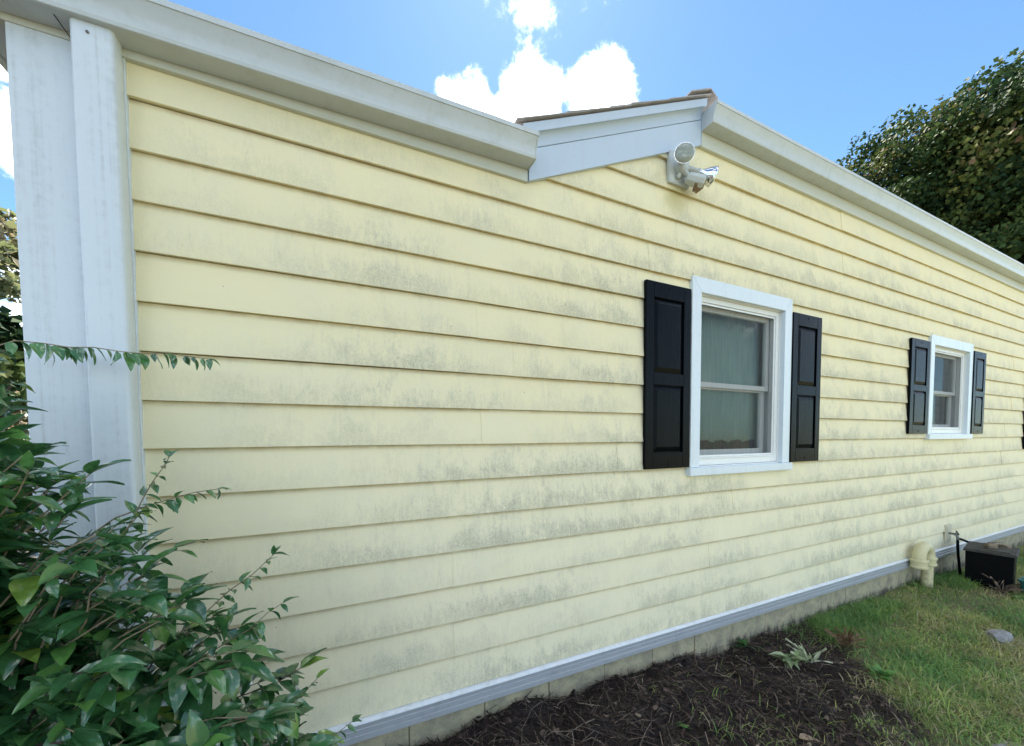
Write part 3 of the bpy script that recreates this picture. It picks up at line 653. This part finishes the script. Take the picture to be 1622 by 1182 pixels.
hose = MB().tube([(6.30, -0.105, 0.368), (6.30, -0.107, 0.30), (6.305, -0.112, 0.20), (6.32, -0.118, 0.10), (6.34, -0.12, 0.0), (6.36, -0.12, -0.06)], 0.0125, 10).build('garden_hose', M['rubber'], None, smooth=60)
tag(hose, 'black hose hanging straight down from the garden tap into the grass', 'hose')
h2 = MB().tube([(6.315, -0.100, 0.385), (6.36, -0.135, 0.365), (6.42, -0.165, 0.335), (6.50, -0.19, 0.30), (6.58, -0.20, 0.275)], 0.0125, 10).build('garden_hose', M['rubber'], None, smooth=60)
tag(h2, 'short black hose running from the garden tap across to the black box', 'hose')

# black bin with a weathered lid, scraps on it, teal tub beside it
bc = Vector((6.27, -0.355, gz(6.27, -0.355)))
bx = thing('black_bin', 'black plastic storage bin with a weathered lid on the grass below the tap', 'bin', bc)
m = MB()
bl_, bw_, bh_ = 0.43, 0.32, 0.40
def frus(m, l0, w0, l1, w1, z0, z1): m.add([(-l0/2,-w0/2,z0),(l0/2,-w0/2,z0),(l0/2,w0/2,z0),(-l0/2,w0/2,z0),(-l1/2,-w1/2,z1),(l1/2,-w1/2,z1),(l1/2,w1/2,z1),(-l1/2,w1/2,z1)], [(3,2,1,0),(4,5,6,7),(0,1,5,4),(1,2,6,5),(2,3,7,6),(3,0,4,7)])
frus(m, bl_*0.95, bw_*0.95, bl_, bw_, -0.03, bh_-0.03); m.build('bin_body', M['black'], bx, bevel=0.008)
m = MB(); frus(m, bl_+0.035, bw_+0.035, bl_+0.02, bw_+0.02, bh_-0.028, bh_); ld = m.build('lid', M['lid'], bx, bevel=0.006)
MB().box(-bl_/2+0.02, bl_/2-0.15, -0.13, 0.02, bh_+0.001, bh_+0.010).build('lid_panel', M['lid'], ld, bevel=0.002)
bx.rotation_euler.z = R(10)
def scrap(lab, loc, dims, rz, ry, mat):
    m = MB(); n = 5; vs = []; 
    for i in range(n+1):
        t = i/n; w = dims[1]*(0.7+0.5*math.sin(2.2*t+0.5)); zz = dims[2]*(1+0.4*math.sin(5*t))
        vs += [(dims[0]*(t-0.5), -w/2, 0), (dims[0]*(t-0.5), w/2, 0), (dims[0]*(t-0.5), w/2*0.9, zz), (dims[0]*(t-0.5), -w/2*0.9, zz)]
    fs = [(i*4+j, i*4+(j+1) % 4, (i+1)*4+(j+1) % 4, (i+1)*4+j) for i in range(n) for j in range(4)] + [(3, 2, 1, 0), tuple(n*4+j for j in range(4))]
    o = m.add(vs, fs).build('wood_scrap', mat, None, bevel=0.002); o.location = loc; o.rotation_euler = (0, ry, rz); return tag(o, lab, 'wood scrap')
lz = bc.z+bh_+0.011
scrap('thick brown wood scrap lying across the black bin lid', (6.27, -0.35, lz), (0.17, 0.07, 0.028), R(25), 0, M['wood'])
scrap('thin bleached stick of wood resting on the brown scrap on the bin lid', (6.33, -0.37, lz+0.036), (0.22, 0.018, 0.010), R(-14), R(2), M['stick'])
scrap('short curled wood chip at the end of the bin lid', (6.42, -0.40, bc.z+bh_+0.001), (0.11, 0.05, 0.022), R(60), 0, M['wood'])
tb = thing('teal_tub', 'teal plastic tub with a rim standing beside the black bin', 'tub', (6.33, -0.69, gz(6.3, -0.69)))
m = MB(); pf = rrect(0.36, 0.26, 0.04, 4); n = len(pf); lv = [(0.86, -0.01), (1.0, 0.135), (1.06, 0.137), (1.06, 0.155), (0.97, 0.155), (0.84, 0.01)]
vs = [(px*s, py*s, z) for s, z in lv for px, py in pf]
m.add(vs, [(i*n+j, i*n+(j+1) % n, (i+1)*n+(j+1) % n, (i+1)*n+j) for i in range(len(lv)-1) for j in range(n)] + [tuple(range(n)), tuple((len(lv)-1)*n+j for j in range(n))])
m.build('tub_body', M['teal'], tb, smooth=35)
MB().tube([(-0.19, -0.05, 0.12), (-0.215, -0.03, 0.10), (-0.215, 0.03, 0.10), (-0.19, 0.05, 0.12)], 0.008, 8).build('handle', M['teal'], tb, smooth=60)

# rocks
def rock(lab, loc, s, seed):
    import bmesh
    bm = bmesh.new(); bmesh.ops.create_icosphere(bm, subdivisions=4, radius=1.0); r = random.Random(seed)
    ks = [(Vector((r.gauss(0, 1), r.gauss(0, 1), r.gauss(0, 1))).normalized(), r.uniform(0.55, 0.9)) for _ in range(14)]
    for v in bm.verts:
        for d, h in ks:
            q = v.co.dot(d)
            if q > h: v.co -= d*(q-h)*0.85
        n = v.co.normalized(); v.co *= 1+0.03*math.sin(7*n.x+3*n.y)+0.02*math.sin(17*n.y+9*n.z)
        v.co.x *= s[0]; v.co.y *= s[1]; v.co.z *= s[2]
    me = bpy.data.meshes.new('rock'); bm.to_mesh(me); bm.free(); me.materials.append(M['rock'])
    me.polygons.foreach_set('use_smooth', [True]*len(me.polygons)); me.set_sharp_from_angle(angle=R(30))
    o = link('rock', me); o.location = loc; tag(o, lab, 'rock')
rock('grey angular rock lying in the lawn out from the black bin', (4.62, -0.80, gz(4.62, -0.8)+0.030), (0.115, 0.085, 0.055), 3)
rock('flat grey rock half sunk at the bare edge of the lawn', (3.06, -1.21, gz(3.06, -1.21)-0.005), (0.13, 0.10, 0.030), 8)

# ------------------------------------------------------------------ leaves and plants
def leaf_mesh(rows=6, width=0.42, curl=0.5, fold=0.35, wav=0.03, tip=1.0, seed=0):
    """unit-length leaf along +X, normal +Z: (verts, quads)"""
    r = random.Random(seed); vs = []; fs = []
    for i in range(rows+1):
        t = i/rows; w = width*0.5*(math.sin(math.pi*min(1, t**0.78))**0.9)*(1-0.35*t) * (1.0 if i < rows else 0) + 0.004
        ang = curl*t; x = math.sin(ang)/max(curl, 1e-3); z = -(1-math.cos(ang))/max(curl, 1e-3)
        for s in (-1, -0.5, 0, 0.5, 1):
            zz = z + abs(s)*w*fold + wav*math.sin(5*t+seed)*s*abs(s)
            vs.append((x, s*w, zz))
    for i in range(rows):
        for j in range(4): a = i*5+j; fs.append((a, a+5, a+6, a+1))
    return np.array(vs), np.array(fs)
def leaf_frame(d, up):
    d = np.asarray(d, float); d = d/np.linalg.norm(d); s = np.cross(up, d); n = np.linalg.norm(s)
    if n < 1e-4: s = np.array([1., 0, 0]); n = 1
    s = s/n; u = np.cross(d, s); return np.stack([d, s, u], 1)      # columns
LV = [leaf_mesh(6, random.uniform(0.44, 0.58), random.uniform(0.35, 0.95), random.uniform(0.2, 0.5), 0.03, seed=i) for i in range(6)]
TINTS = [0.05, 0.2, 0.35, 0.5, 0.62, 0.75, 0.9]
LMESH = {}
def leaf_obj_mesh(v, ti, mat, key):
    kk = (v, ti, key)
    if kk not in LMESH:
        V, Fq_ = LV[v]; LMESH[kk] = npmesh('leaf', V, Fq_, mat, np.full(len(V), TINTS[ti]))
    return LMESH[kk]

def pick_tint():
    q = random.random()
    return (0 if q < 0.22 else 1 if q < 0.45 else 2 if q < 0.66 else 3 if q < 0.82 else 4 if q < 0.91 else 5 if q < 0.965 else 6)
class Plant:
    def __init__(s): s.leaves = []; s.stems = []
    def twig(s, pts, r0, r1, leaf_from=0.5, step=0.035, size=(0.055, 0.085), droop=0.35, first=None, spread=0.8, end_leaf=True):
        pts = [np.asarray(p, float) for p in pts]
        seg = np.array([np.linalg.norm(b_-a_) for a_, b_ in zip(pts[:-1], pts[1:])]); cum = np.concatenate([[0], np.cumsum(seg)]); L = cum[-1]
        s.stems.append((pts, [r0+(r1-r0)*c/L for c in cum]))
        at = lambda q: np.array([np.interp(q, cum, [p[k] for p in pts]) for k in range(3)])
        q = L*leaf_from; side = random.choice([-1, 1]); k = 0
        while q < L:
            p = at(q); d = at(min(L, q+0.01))-at(max(0, q-0.01)); d /= np.linalg.norm(d)
            sv = np.cross(d, [0, 0, 1.0]); nn = np.linalg.norm(sv); sv = sv/nn if nn > 1e-3 else np.array([1., 0, 0])
            if k % 2: sv = 0.5*sv + 0.8*np.cross(sv, d)*random.choice([-1, 1])
            for sg in (1, -1):
                if random.random() < 0.10: continue
                ld = d*random.uniform(0.3, 0.8) + sv*sg*spread*random.uniform(0.7, 1.2) + np.array([0, 0, -droop*random.uniform(0.4, 1.6)]) + rng.normal(0, 0.13, 3)
                up = np.array([0, 0, 1.0]) + rng.normal(0, 0.25, 3)
                sz = random.uniform(*size)*(0.75 if q > L*0.88 else 1)
                s.leaves.append((p + d*random.uniform(-0.004, 0.004), ld, up, sz, random.randrange(6), pick_tint()))
            q += step*random.uniform(0.75, 1.3); k += 1
        if end_leaf:
            for _ in range(2): s.leaves.append((pts[-1], d + rng.normal(0, 0.35, 3) + np.array([0, 0, -droop*0.5]), np.array([0, 0, 1.0])+rng.normal(0, 0.2, 3), random.uniform(*size)*0.75, random.randrange(6), pick_tint()))
def bez(p0, p1, p2, n=9, jit=0.0):
    p0, p1, p2 = map(lambda p: np.asarray(p, float), (p0, p1, p2)); o = []
    for i in range(n+1):
        t = i/n; o.append(p0*(1-t)**2 + p1*2*t*(1-t) + p2*t*t + (rng.normal(0, jit, 3) if 0 < i < n else 0))
    return o

# the foreground shrub
BC = np.array([-0.90, -0.62])
sh = thing('foreground_shrub', 'large glossy dark green broadleaf shrub spreading in front of the white downspout', 'shrub', (BC[0], BC[1], 0.0))
P = Plant()
RZ = [(0.0, 0.50), (0.25, 0.72), (0.5, 0.80), (0.78, 0.80), (1.0, 0.67), (1.28, 0.52), (1.47, 0.42), (1.56, 0.32), (1.66, 0.25), (1.80, 0.18), (1.9, 0.04)]
def brad(z): return float(np.interp(z, [a_ for a_, _ in RZ], [b_ for _, b_ in RZ]))
for i in range(310):
    z = random.uniform(0.30, 1.84) if random.random() < 0.45 else random.uniform(0.95, 1.72)
    ang = random.uniform(0, 2*math.pi)
    if random.random() < 0.55: ang = random.uniform(-2.4, 0.9)         # fuller on the open side
    f = random.uniform(0.62, 1.0) if random.random() < 0.8 else random.uniform(0.3, 0.7)
    r = brad(z)*f
    E_ = np.array([BC[0]+math.cos(ang)*r, BC[1]+math.sin(ang)*r*(0.62 if math.sin(ang) < 0 else 0.66), z])
    if E_[1] > -0.06: E_[1] = -0.06
    b0 = np.array([BC[0]+random.uniform(-0.16, 0.16), BC[1]+random.uniform(-0.10, 0.10), 0.0])
    mid = np.array([(b0[0]*0.6+E_[0]*0.4), (b0[1]*0.6+E_[1]*0.4), max(z*0.75, z-0.25)+random.uniform(0, 0.15)])
    L = np.linalg.norm(E_-b0)
    P.twig(bez(b0, mid, E_, 9, 0.008), 0.0065, 0.0014, leaf_from=max(0.3, 1-0.40/L*random.uniform(0.8, 1.3)), step=0.050, size=(0.062, 0.125), droop=0.42)
# long sprays that reach out past the crown
def spray(pts, **k): P.twig(pts, 0.0032, 0.0011, **k)
spray([np.array(p) for p in ((-1.02, -0.30, 1.30), (-1.04, -0.24, 1.52), (-1.00, -0.20, 1.72), (-0.93, -0.19, 1.81), (-0.86, -0.195, 1.845), (-0.80, -0.20, 1.842), (-0.74, -0.212, 1.833), (-0.68, -0.222, 1.836), (-0.61, -0.238, 1.826), (-0.55, -0.25, 1.822), (-0.49, -0.263, 1.826), (-0.43, -0.278, 1.818), (-0.375, -0.29, 1.812))], leaf_from=0.55, step=0.024, size=(0.030, 0.068), droop=0.95, spread=0.6)
spray(bez((-0.75, -0.50, 1.15), (-0.55, -0.46, 1.40), (-0.325, -0.43, 1.40), 8, 0.004), leaf_from=0.45, step=0.024, size=(0.035, 0.055), droop=0.5, spread=0.6)
spray(bez((-0.60, -0.55, 0.90), (-0.38, -0.56, 1.02), (-0.176, -0.565, 1.215), 8, 0.004), leaf_from=0.35, step=0.026, size=(0.036, 0.056), droop=0.35, spread=0.7)
spray(bez((-0.60, -0.58, 0.80), (-0.30, -0.60, 0.98), (-0.155, -0.58, 1.075), 8, 0.004), leaf_from=0.35, step=0.026, size=(0.040, 0.060), droop=0.4, spread=0.7)
spray(bez((-0.55, -0.66, 0.55), (-0.25, -0.70, 0.72), (-0.068, -0.684, 0.885), 8, 0.004), leaf_from=0.30, step=0.026, size=(0.036, 0.055), droop=0.5, spread=0.7)
spray(bez((-0.55, -0.66, 0.50), (-0.20, -0.72, 0.62), (0.02, -0.69, 0.74), 8, 0.004), leaf_from=0.30, step=0.026, size=(0.036, 0.055), droop=0.4, spread=0.7)
spray(bez((-0.62, -0.52, 1.05), (-0.50, -0.46, 1.40), (-0.44, -0.44, 1.50), 8, 0.004), leaf_from=0.35, step=0.028, size=(0.04, 0.06), droop=0.4, spread=0.7)
spray(bez((-0.85, -0.70, 1.2), (-0.82, -0.60, 1.6), (-0.72, -0.48, 1.69), 8, 0.004), leaf_from=0.35, step=0.03, size=(0.045, 0.07), droop=0.4, spread=0.7)
# a fuller, thicker lower skirt in front
for i in range(58):
    ang = random.uniform(-1.7, 0.35); z = random.uniform(0.45, 1.12); r = brad(z)*random.uniform(0.9, 1.06)
    E_ = np.array([BC[0]+math.cos(ang)*r, BC[1]+math.sin(ang)*r*0.62, z]); b0 = np.array([BC[0]+0.1, BC[1], 0.05]); mid = np.array([(b0[0]+E_[0])/2, (b0[1]+E_[1])/2, z+random.uniform(-0.05, 0.12)])
    P.twig(bez(b0, mid, E_, 8, 0.008), 0.005, 0.0013, leaf_from=0.55, step=0.036, size=(0.075, 0.130), droop=0.35)

camp = np.array([0, -1.839, 1.55])
def emit_plant(P, root, n_parts, leafmat, stemmat, key, n_stem_parts=40, origin=None):
    o = np.array(root.location)
    vis = sorted(range(len(P.leaves)), key=lambda i: np.linalg.norm(P.leaves[i][0]-camp) - P.leaves[i][3]*4 + (0 if P.leaves[i][0][0] < 0.3 and np.dot(P.leaves[i][0]-camp, (0.417, 0.908, 0)) > 0.28 and P.leaves[i][0][2] > 0.55 else 9))
    part = set(vis[:n_parts]); VV = []; FF = []; TT = []; off = 0
    for i, (p, d, up, sz, v, ti) in enumerate(P.leaves):
        fr = leaf_frame(d, up)
        if i in part:
            ob = bpy.data.objects.new('leaf', leaf_obj_mesh(v, ti, leafmat, key)); COL.objects.link(ob); ob.parent = root
            mm = Matrix([[*(fr[r_]*sz), p[r_]-o[r_]] for r_ in range(3)] + [[0, 0, 0, 1]]); ob.matrix_local = mm
        else:
            V, Fq_ = LV[v]; VV.append((V*sz) @ fr.T + p - o); FF.append(Fq_+off); off += len(V); TT.append(np.full(len(V), TINTS[ti]))
    if VV: link('foliage', npmesh('foliage', np.concatenate(VV), np.concatenate(FF), leafmat, np.concatenate(TT)), root, kind='stuff')
    stems = MB()
    for i, (pts, rad) in enumerate(P.stems):
        q = [tuple(p-o) for p in pts]
        if i >= len(P.stems)-n_stem_parts: MB().tube(q, rad, 6).build('stem', stemmat[i % len(stemmat)], root, smooth=60)
        else: stems.tube(q, rad, 5)
    if stems.v: stems.build('stems', stemmat[0], root, smooth=60, kind='stuff')
emit_plant(P, sh, 300, M['leaf'], [M['twig'], M['reddish'], M['twig']], 'shrub', 54)

# trees ------------------------------------------------------------------
def tree(name, label, base, height, crown_c, crown_r, n_clump, per, leaf, mat, seed, low=-1.0):
    r = np.random.default_rng(seed); base = np.array(base, float)
    root = thing(name, label, 'tree', base)
    cc = np.array(crown_c, float)-base; cr = np.array(crown_r, float)
    t = MB(); t.tube([(0, 0, -0.3), (0.05, 0.02, height*0.15), (0.0, 0.1, height*0.35), (0.1, 0.0, height*0.6), (0.0, 0.05, height*0.82)], [height*0.032, height*0.025, height*0.02, height*0.013, height*0.004], 10)
    tr = t.build('trunk', M['bark'], root, smooth=60)
    for i in range(14):
        h = height*r.uniform(0.22, 0.65); an = r.uniform(0, 6.28); e = cc + cr*np.array([math.cos(an)*0.72, math.sin(an)*0.72, r.uniform(-0.4, 0.6)])
        MB().tube([tuple(p) for p in bez((0, 0, h), (e[0]*0.5, e[1]*0.5, h+(e[2]-h)*0.35), e, 6, 0.08)], [height*0.011*(1-0.13*k) for k in range(7)], 6).build('limb', M['bark'], tr, smooth=60)
    # clumps: shell-biased, bumpy outline
    d = r.normal(size=(n_clump, 3)); d /= np.linalg.norm(d, axis=1)[:, None]; d[:, 2] = np.where(d[:, 2] < low, -d[:, 2], d[:, 2])
    rad = np.where(r.random(n_clump) < 0.75, r.uniform(0.80, 1.0, n_clump), r.uniform(0.35, 0.8, n_clump))
    lump = 1 + 0.07*np.sin(d[:, 0]*6+seed) + 0.07*np.sin(d[:, 1]*7+d[:, 2]*6)
    boxy = (np.abs(d)**3.2).sum(1)**(-1/3.2)
    cen = cc + d*cr*(rad*lump*boxy)[:, None]
    csz = r.uniform(0.55, 1.15, n_clump)*cr.mean()*0.17
    ct = np.clip(r.normal(0.27, 0.20, n_clump) + 0.16*(rad-0.6), 0, 1)
    N = n_clump*per
    ci = np.repeat(np.arange(n_clump), per)
    g = r.normal(size=(N, 3)); g /= np.linalg.norm(g, axis=1)[:, None]; g *= (r.random(N)**0.45)[:, None]; g[:, 2] *= 0.8
    pos = cen[ci] + g*csz[ci][:, None]
    out_d = (pos-cc)/cr; out_d /= np.linalg.norm(out_d, axis=1)[:, None]+1e-6
    nrm = out_d*0.5 + r.normal(size=(N, 3))*0.55 + np.array([0, 0, 0.35]); nrm /= np.linalg.norm(nrm, axis=1)[:, None]
    tv = np.cross(nrm, r.normal(size=(N, 3))); tv[:, 2] -= 0.4; tv -= nrm*np.sum(tv*nrm, 1)[:, None]; tv /= np.linalg.norm(tv, axis=1)[:, None]
    bv = np.cross(nrm, tv); sz = leaf*r.uniform(0.6, 1.3, N)
    # folded lobed leaf: 6 verts, 4 tris -> as 2 quads
    loc = [(0, 0, 0), (0.45, 0.5, 0.10), (1, 0, -0.08), (0.45, -0.5, 0.10)]
    V = np.stack([pos + (tv*a_ + bv*b_ + nrm*c_)*sz[:, None] for a_, b_, c_ in loc], 1)
    tint = np.clip(ct[ci] + r.normal(0, 0.10, N) + (r.random(N) < 0.06)*0.3, 0, 1)
    b0 = np.arange(N)*4; Ft = np.concatenate([np.stack([b0, b0+1, b0+2], 1), np.stack([b0, b0+2, b0+3], 1)])
    link('crown', npmesh('crown', V.reshape(-1, 3), Ft, mat, np.repeat(tint, 4), smooth=False), root, kind='stuff')
    return root
tree('maple_tree', 'tall dense maple with dark green crown rising beyond the far end of the house', (25.2, 3.4, -0.05), 15.5, (25.2, 3.5, 10.3), (6.3, 6.3, 4.0), 900, 300, 0.15, M['tree'], 11)
tree('autumn_tree', 'tree with pinkish autumn leaves behind the white corner board', (-7.6, 10.6, -0.05), 5.6, (-7.6, 10.6, 3.5), (2.5, 2.5, 2.4), 170, 110, 0.15, M['ltree'], 5)
tree('garden_bush', 'bright green leafy bush growing behind the corner of the house', (-4.0, 4.6, -0.05), 2.9, (-4.0, 4.6, 1.75), (1.5, 1.4, 1.55), 120, 110, 0.10, M['tree'], 9)
tree('round_bush', 'low yellow green bush further back beside the autumn tree', (-6.3, 6.6, -0.05), 3.4, (-6.3, 6.6, 1.9), (1.7, 1.7, 1.7), 110, 110, 0.12, M['ltree'], 21)

# ------------------------------------------------------------------ lawn grass (uncountable)
def blades(N, xr_, yr_, seed, keep, lmin, lmax, wid, lay, tint_f):
    r = np.random.default_rng(seed); x = r.uniform(*xr_, N); y = r.uniform(*yr_, N)
    kp = r.random(N) < keep(x, y); x = x[kp]; y = y[kp]; N = len(x)
    z = ground_z(x, y) - 0.004; an = r.uniform(0, 2*np.pi, N) + 1.2*(vnoise(x, y, 3, 9)-0.5)
    L = r.uniform(lmin, lmax, N)*(0.6+0.9*vnoise(x, y, 2.2, 12)); w = wid*r.uniform(0.6, 1.3, N)
    bend = r.uniform(0.25, 1.0, N)*lay
    dx, dy = np.cos(an), np.sin(an); sx, sy = -dy, dx
    cols = []
    for t, ww in ((0, 1.0), (0.4, 0.85), (0.75, 0.55), (1.0, 0.08)):
        a_ = bend*t; hx = L*t*np.sin(a_); hz = L*t*np.cos(a_)
        cx = x+dx*hx; cy = y+dy*hx; cz = z+np.maximum(hz, 0.004*t)
        cols.append(np.stack([cx+sx*w*ww/2, cy+sy*w*ww/2, cz], 1)); cols.append(np.stack([cx-sx*w*ww/2, cy-sy*w*ww/2, cz], 1))
    V = np.stack(cols, 1).reshape(-1, 3); b0 = np.arange(N)*8
    Fq_ = np.concatenate([np.stack([b0+2*k, b0+2*k+1, b0+2*k+3, b0+2*k+2], 1) for k in range(3)])
    return V, Fq_, np.repeat(np.clip(tint_f(x, y, r), 0, 1), 8)
def g_keep(x, y):
    b = bed_f(x, y); d = np.clip(1-b, 0, 1)**1.3
    bare = 0.35+0.65*np.clip((vnoise(x, y, 2.6, 31)-0.25)*3, 0, 1)
    return np.maximum(d*bare, 0.02)*np.clip(9.5/np.maximum(x, 3.2)-0.55, 0.25, 1)*((y < -0.02) & (y > -0.9-0.25*x))
def g_tint(x, y, r): return 0.30 + 0.85*(vnoise(x, y, 1.7, 41)-0.28) + 0.45*(vnoise(x, y, 6, 42)-0.5) + r.normal(0, 0.16, len(x)) + (r.random(len(x)) < 0.14)*0.5
parts = [blades(165000, (1.6, 9.5), (-2.6, -0.02), 50, g_keep, 0.035, 0.085, 0.0046, 2.1, g_tint),
         blades(5500, (3.2, 4.7), (-0.25, 0.0), 51, lambda x, y: np.clip(1.1-bed_f(x, y), 0, 1), 0.05, 0.13, 0.0045, 1.9, lambda x, y, r: g_tint(x, y, r)*0.55),
         blades(3600, (4.9, 6.5), (-0.34, -0.02), 52, lambda x, y: np.clip((vnoise(x, y, 4, 88)-0.2)*2, 0, 1), 0.06, 0.14, 0.005, 1.8, lambda x, y, r: g_tint(x, y, r)*0.6),
         blades(800, (1.3, 3.2), (-1.25, -0.55), 53, lambda x, y: np.clip((vnoise(x, y, 3.0, 77)-0.5)*4, 0, 0.8), 0.04, 0.10, 0.0035, 1.8, lambda x, y, r: r.uniform(0.2, 0.9, len(x)))]
VV, FF, TT, off = [], [], [], 0
for V, Fq_, T in parts: VV.append(V); FF.append(Fq_+off); TT.append(T); off += len(V)
g = link('lawn_grass', npmesh('lawn_grass', np.concatenate(VV), np.concatenate(FF), M['grass'], np.concatenate(TT), smooth=True), kind='stuff')
tag(g, 'patchy green and straw coloured lawn grass beside the dug bed', 'grass')

# ------------------------------------------------------------------ mulch litter in the bed (uncountable)
r = np.random.default_rng(90); N = 34000
x = r.uniform(-0.9, 4.0, N); y = r.uniform(-1.55, 0.0, N); kp = r.random(N) < bed_f(x, y)*np.clip((x+0.9)/0.4, 0, 1)*0.95+0.01; x = x[kp]; y = y[kp]; N = len(x)
z = ground_z(x, y) + np.abs(r.normal(0, 0.012, N))
isst = r.random(N) < 0.74
L = np.where(isst, r.uniform(0.03, 0.17, N), r.uniform(0.010, 0.038, N)); w = np.where(isst, r.uniform(0.0018, 0.0055, N), L*r.uniform(0.4, 0.8, N))
an = r.uniform(0, 2*np.pi, N); tl = r.normal(0, 0.30, N); d = np.stack([np.cos(an)*np.cos(tl), np.sin(an)*np.cos(tl), np.sin(tl)], 1)
sv = np.stack([-np.sin(an), np.cos(an), r.normal(0, 0.5, N)], 1); sv /= np.linalg.norm(sv, axis=1)[:, None]; nv = np.cross(d, sv)
p = np.stack([x, y, z], 1); cols = []
bow = r.normal(0, 0.18, N)
for t in (-0.5, 0, 0.5):
    c = p + d*(L*t)[:, None] + nv*(L*bow*(0.25-t*t)*2)[:, None]
    for s_ in (-1, 0, 1): cols.append(c + sv*(w*s_*0.5*(1.0 if t == 0 else 0.65))[:, None] + nv*(w*0.3*(1-abs(s_)))[:, None])
V = np.stack(cols, 1).reshape(-1, 3); b0 = np.arange(N)*9
Fq_ = np.concatenate([np.stack([b0+3*i+j, b0+3*i+j+1, b0+3*i+j+4, b0+3*i+j+3], 1) for i in range(2) for j in range(2)])
tint = np.clip(r.beta(0.9, 2.4, N)*1.0 + (r.random(N) < 0.06)*0.4, 0, 1)
lt = link('mulch_litter', npmesh('mulch_litter', V, Fq_, M['litter'], np.repeat(tint, 9), smooth=True), kind='stuff')
tag(lt, 'dark brown mulch of dead stems and leaf bits along the foundation', 'mulch')

# sticks on the bed, each its own thing
for i in range(64):
    while True:
        sx, sy = random.uniform(0.25, 3.1), random.uniform(-1.15, -0.08)
        if bed_f(sx, sy) > 0.55: break
    L = random.uniform(0.10, 0.34); an = random.uniform(0, math.pi); bow = random.uniform(-0.06, 0.06); r0 = random.uniform(0.0013, 0.0030)
    pts = []
    for q in range(6):
        t = q/5-0.5; px = sx+math.cos(an)*L*t - math.sin(an)*bow*(0.25-t*t)*4; py = min(-0.012, sy+math.sin(an)*L*t + math.cos(an)*bow*(0.25-t*t)*4)
        pts.append((px-sx, py-sy, gz(px, py)+0.016+0.012*abs(math.sin(q*1.9+i)) - gz(sx, sy)))
    o = MB().tube(pts, [r0*(1-0.1*q) for q in range(6)], 5).build('stick', M['stick'], None, smooth=60); o.location = (sx, sy, gz(sx, sy))
    tag(o, 'thin dry brown stick lying on the dark mulch bed', 'stick', 'sticks scattered on the mulch bed')

# small plants
def rosette(name, label, cat, loc, n, size, mat, width, lift, tint_r, seed, curl=0.8, extra=None):
    rr_ = random.Random(seed); root = thing(name, label, cat, (loc[0], loc[1], gz(*loc)))
    for i in range(n):
        V, Fq_ = leaf_mesh(6, width*rr_.uniform(0.8, 1.2), curl*rr_.uniform(0.5, 1.4), rr_.uniform(0.2, 0.5), 0.05, seed=seed+i)
        an = rr_.uniform(0, 6.28); el = rr_.uniform(*lift); dd = np.array([math.cos(an)*math.cos(el), math.sin(an)*math.cos(el), math.sin(el)])
        fr = leaf_frame(dd, np.array([0, 0, 1.0])+np.array([rr_.gauss(0, 0.2), rr_.gauss(0, 0.2), 0])); sz = size*rr_.uniform(0.6, 1.2)
        st = np.array([rr_.gauss(0, 0.25)*size*0.4, rr_.gauss(0, 0.25)*size*0.4, 0.004+abs(rr_.gauss(0, 0.2))*size*0.5])
        link('leaf', npmesh('leaf', (V*sz) @ fr.T + st, Fq_, mat, np.full(len(V), rr_.uniform(*tint_r))), root)
    return root
rosette('hosta_clump', 'cut back pale hosta clump with bleached stalks on the mulch', 'hosta', (2.78, -0.33), 20, 0.12, M['pale'], 0.55, (0.0, 0.8), (0.0, 0.75), 3)
rosette('hosta_stalks', 'fan of bleached narrow stalks beside the pale hosta leaves', 'stalks', (2.92, -0.37), 22, 0.15, M['pale'], 0.07, (0.4, 1.2), (0.5, 1.0), 33, 0.3)
rosette('weed', 'bright green leafy weed at the edge of the mulch bed and lawn', 'weed', (3.15, -0.66), 40, 0.095, M['weed'], 0.42, (0.2, 1.2), (0.2, 1.0), 4)
rosette('weed', 'small trailing green weed beside the foundation below the first window', 'weed', (2.72, -0.05), 16, 0.07, M['weed'], 0.55, (0.2, 1.2), (0.0, 0.4), 6)
rosette('weed', 'patch of round leaved green weed in front of the black bin', 'weed', (5.95, -0.62), 26, 0.07, M['weed'], 0.75, (0.0, 0.7), (0.2, 1.0), 14)
rosette('weed', 'low grey green seedling in the middle of the mulch bed', 'weed', (1.62, -0.42), 9, 0.06, M['weed'], 0.35, (0.2, 1.0), (0.0, 0.3), 16)
rosette('grass_tuft', 'tuft of rusty brown dead grass between mulch and lawn', 'grass tuft', (3.48, -0.33), 60, 0.13, M['dead'], 0.020, (0.6, 1.45), (0.0, 0.7), 18, 0.4)
rosette('dead_plant', 'dried brown plant standing in front of the black bin', 'dead plant', (5.98, -0.50), 24, 0.17, M['litter'], 0.035, (0.5, 1.45), (0.45, 0.95), 25, 0.8)
V, Fq_ = leaf_mesh(8, 0.5, 0.5, 0.25, 0.06, seed=2)
o = link('fallen_leaf', npmesh('fallen_leaf', V*0.10, Fq_, M['dead'], np.full(len(V), 0.9))); o.location = (2.14, -0.73, gz(2.14, -0.73)+0.03); o.rotation_euler = (R(8), R(-6), R(-35))
tag(o, 'curled tan fallen leaf lying on the mulch', 'fallen leaf')
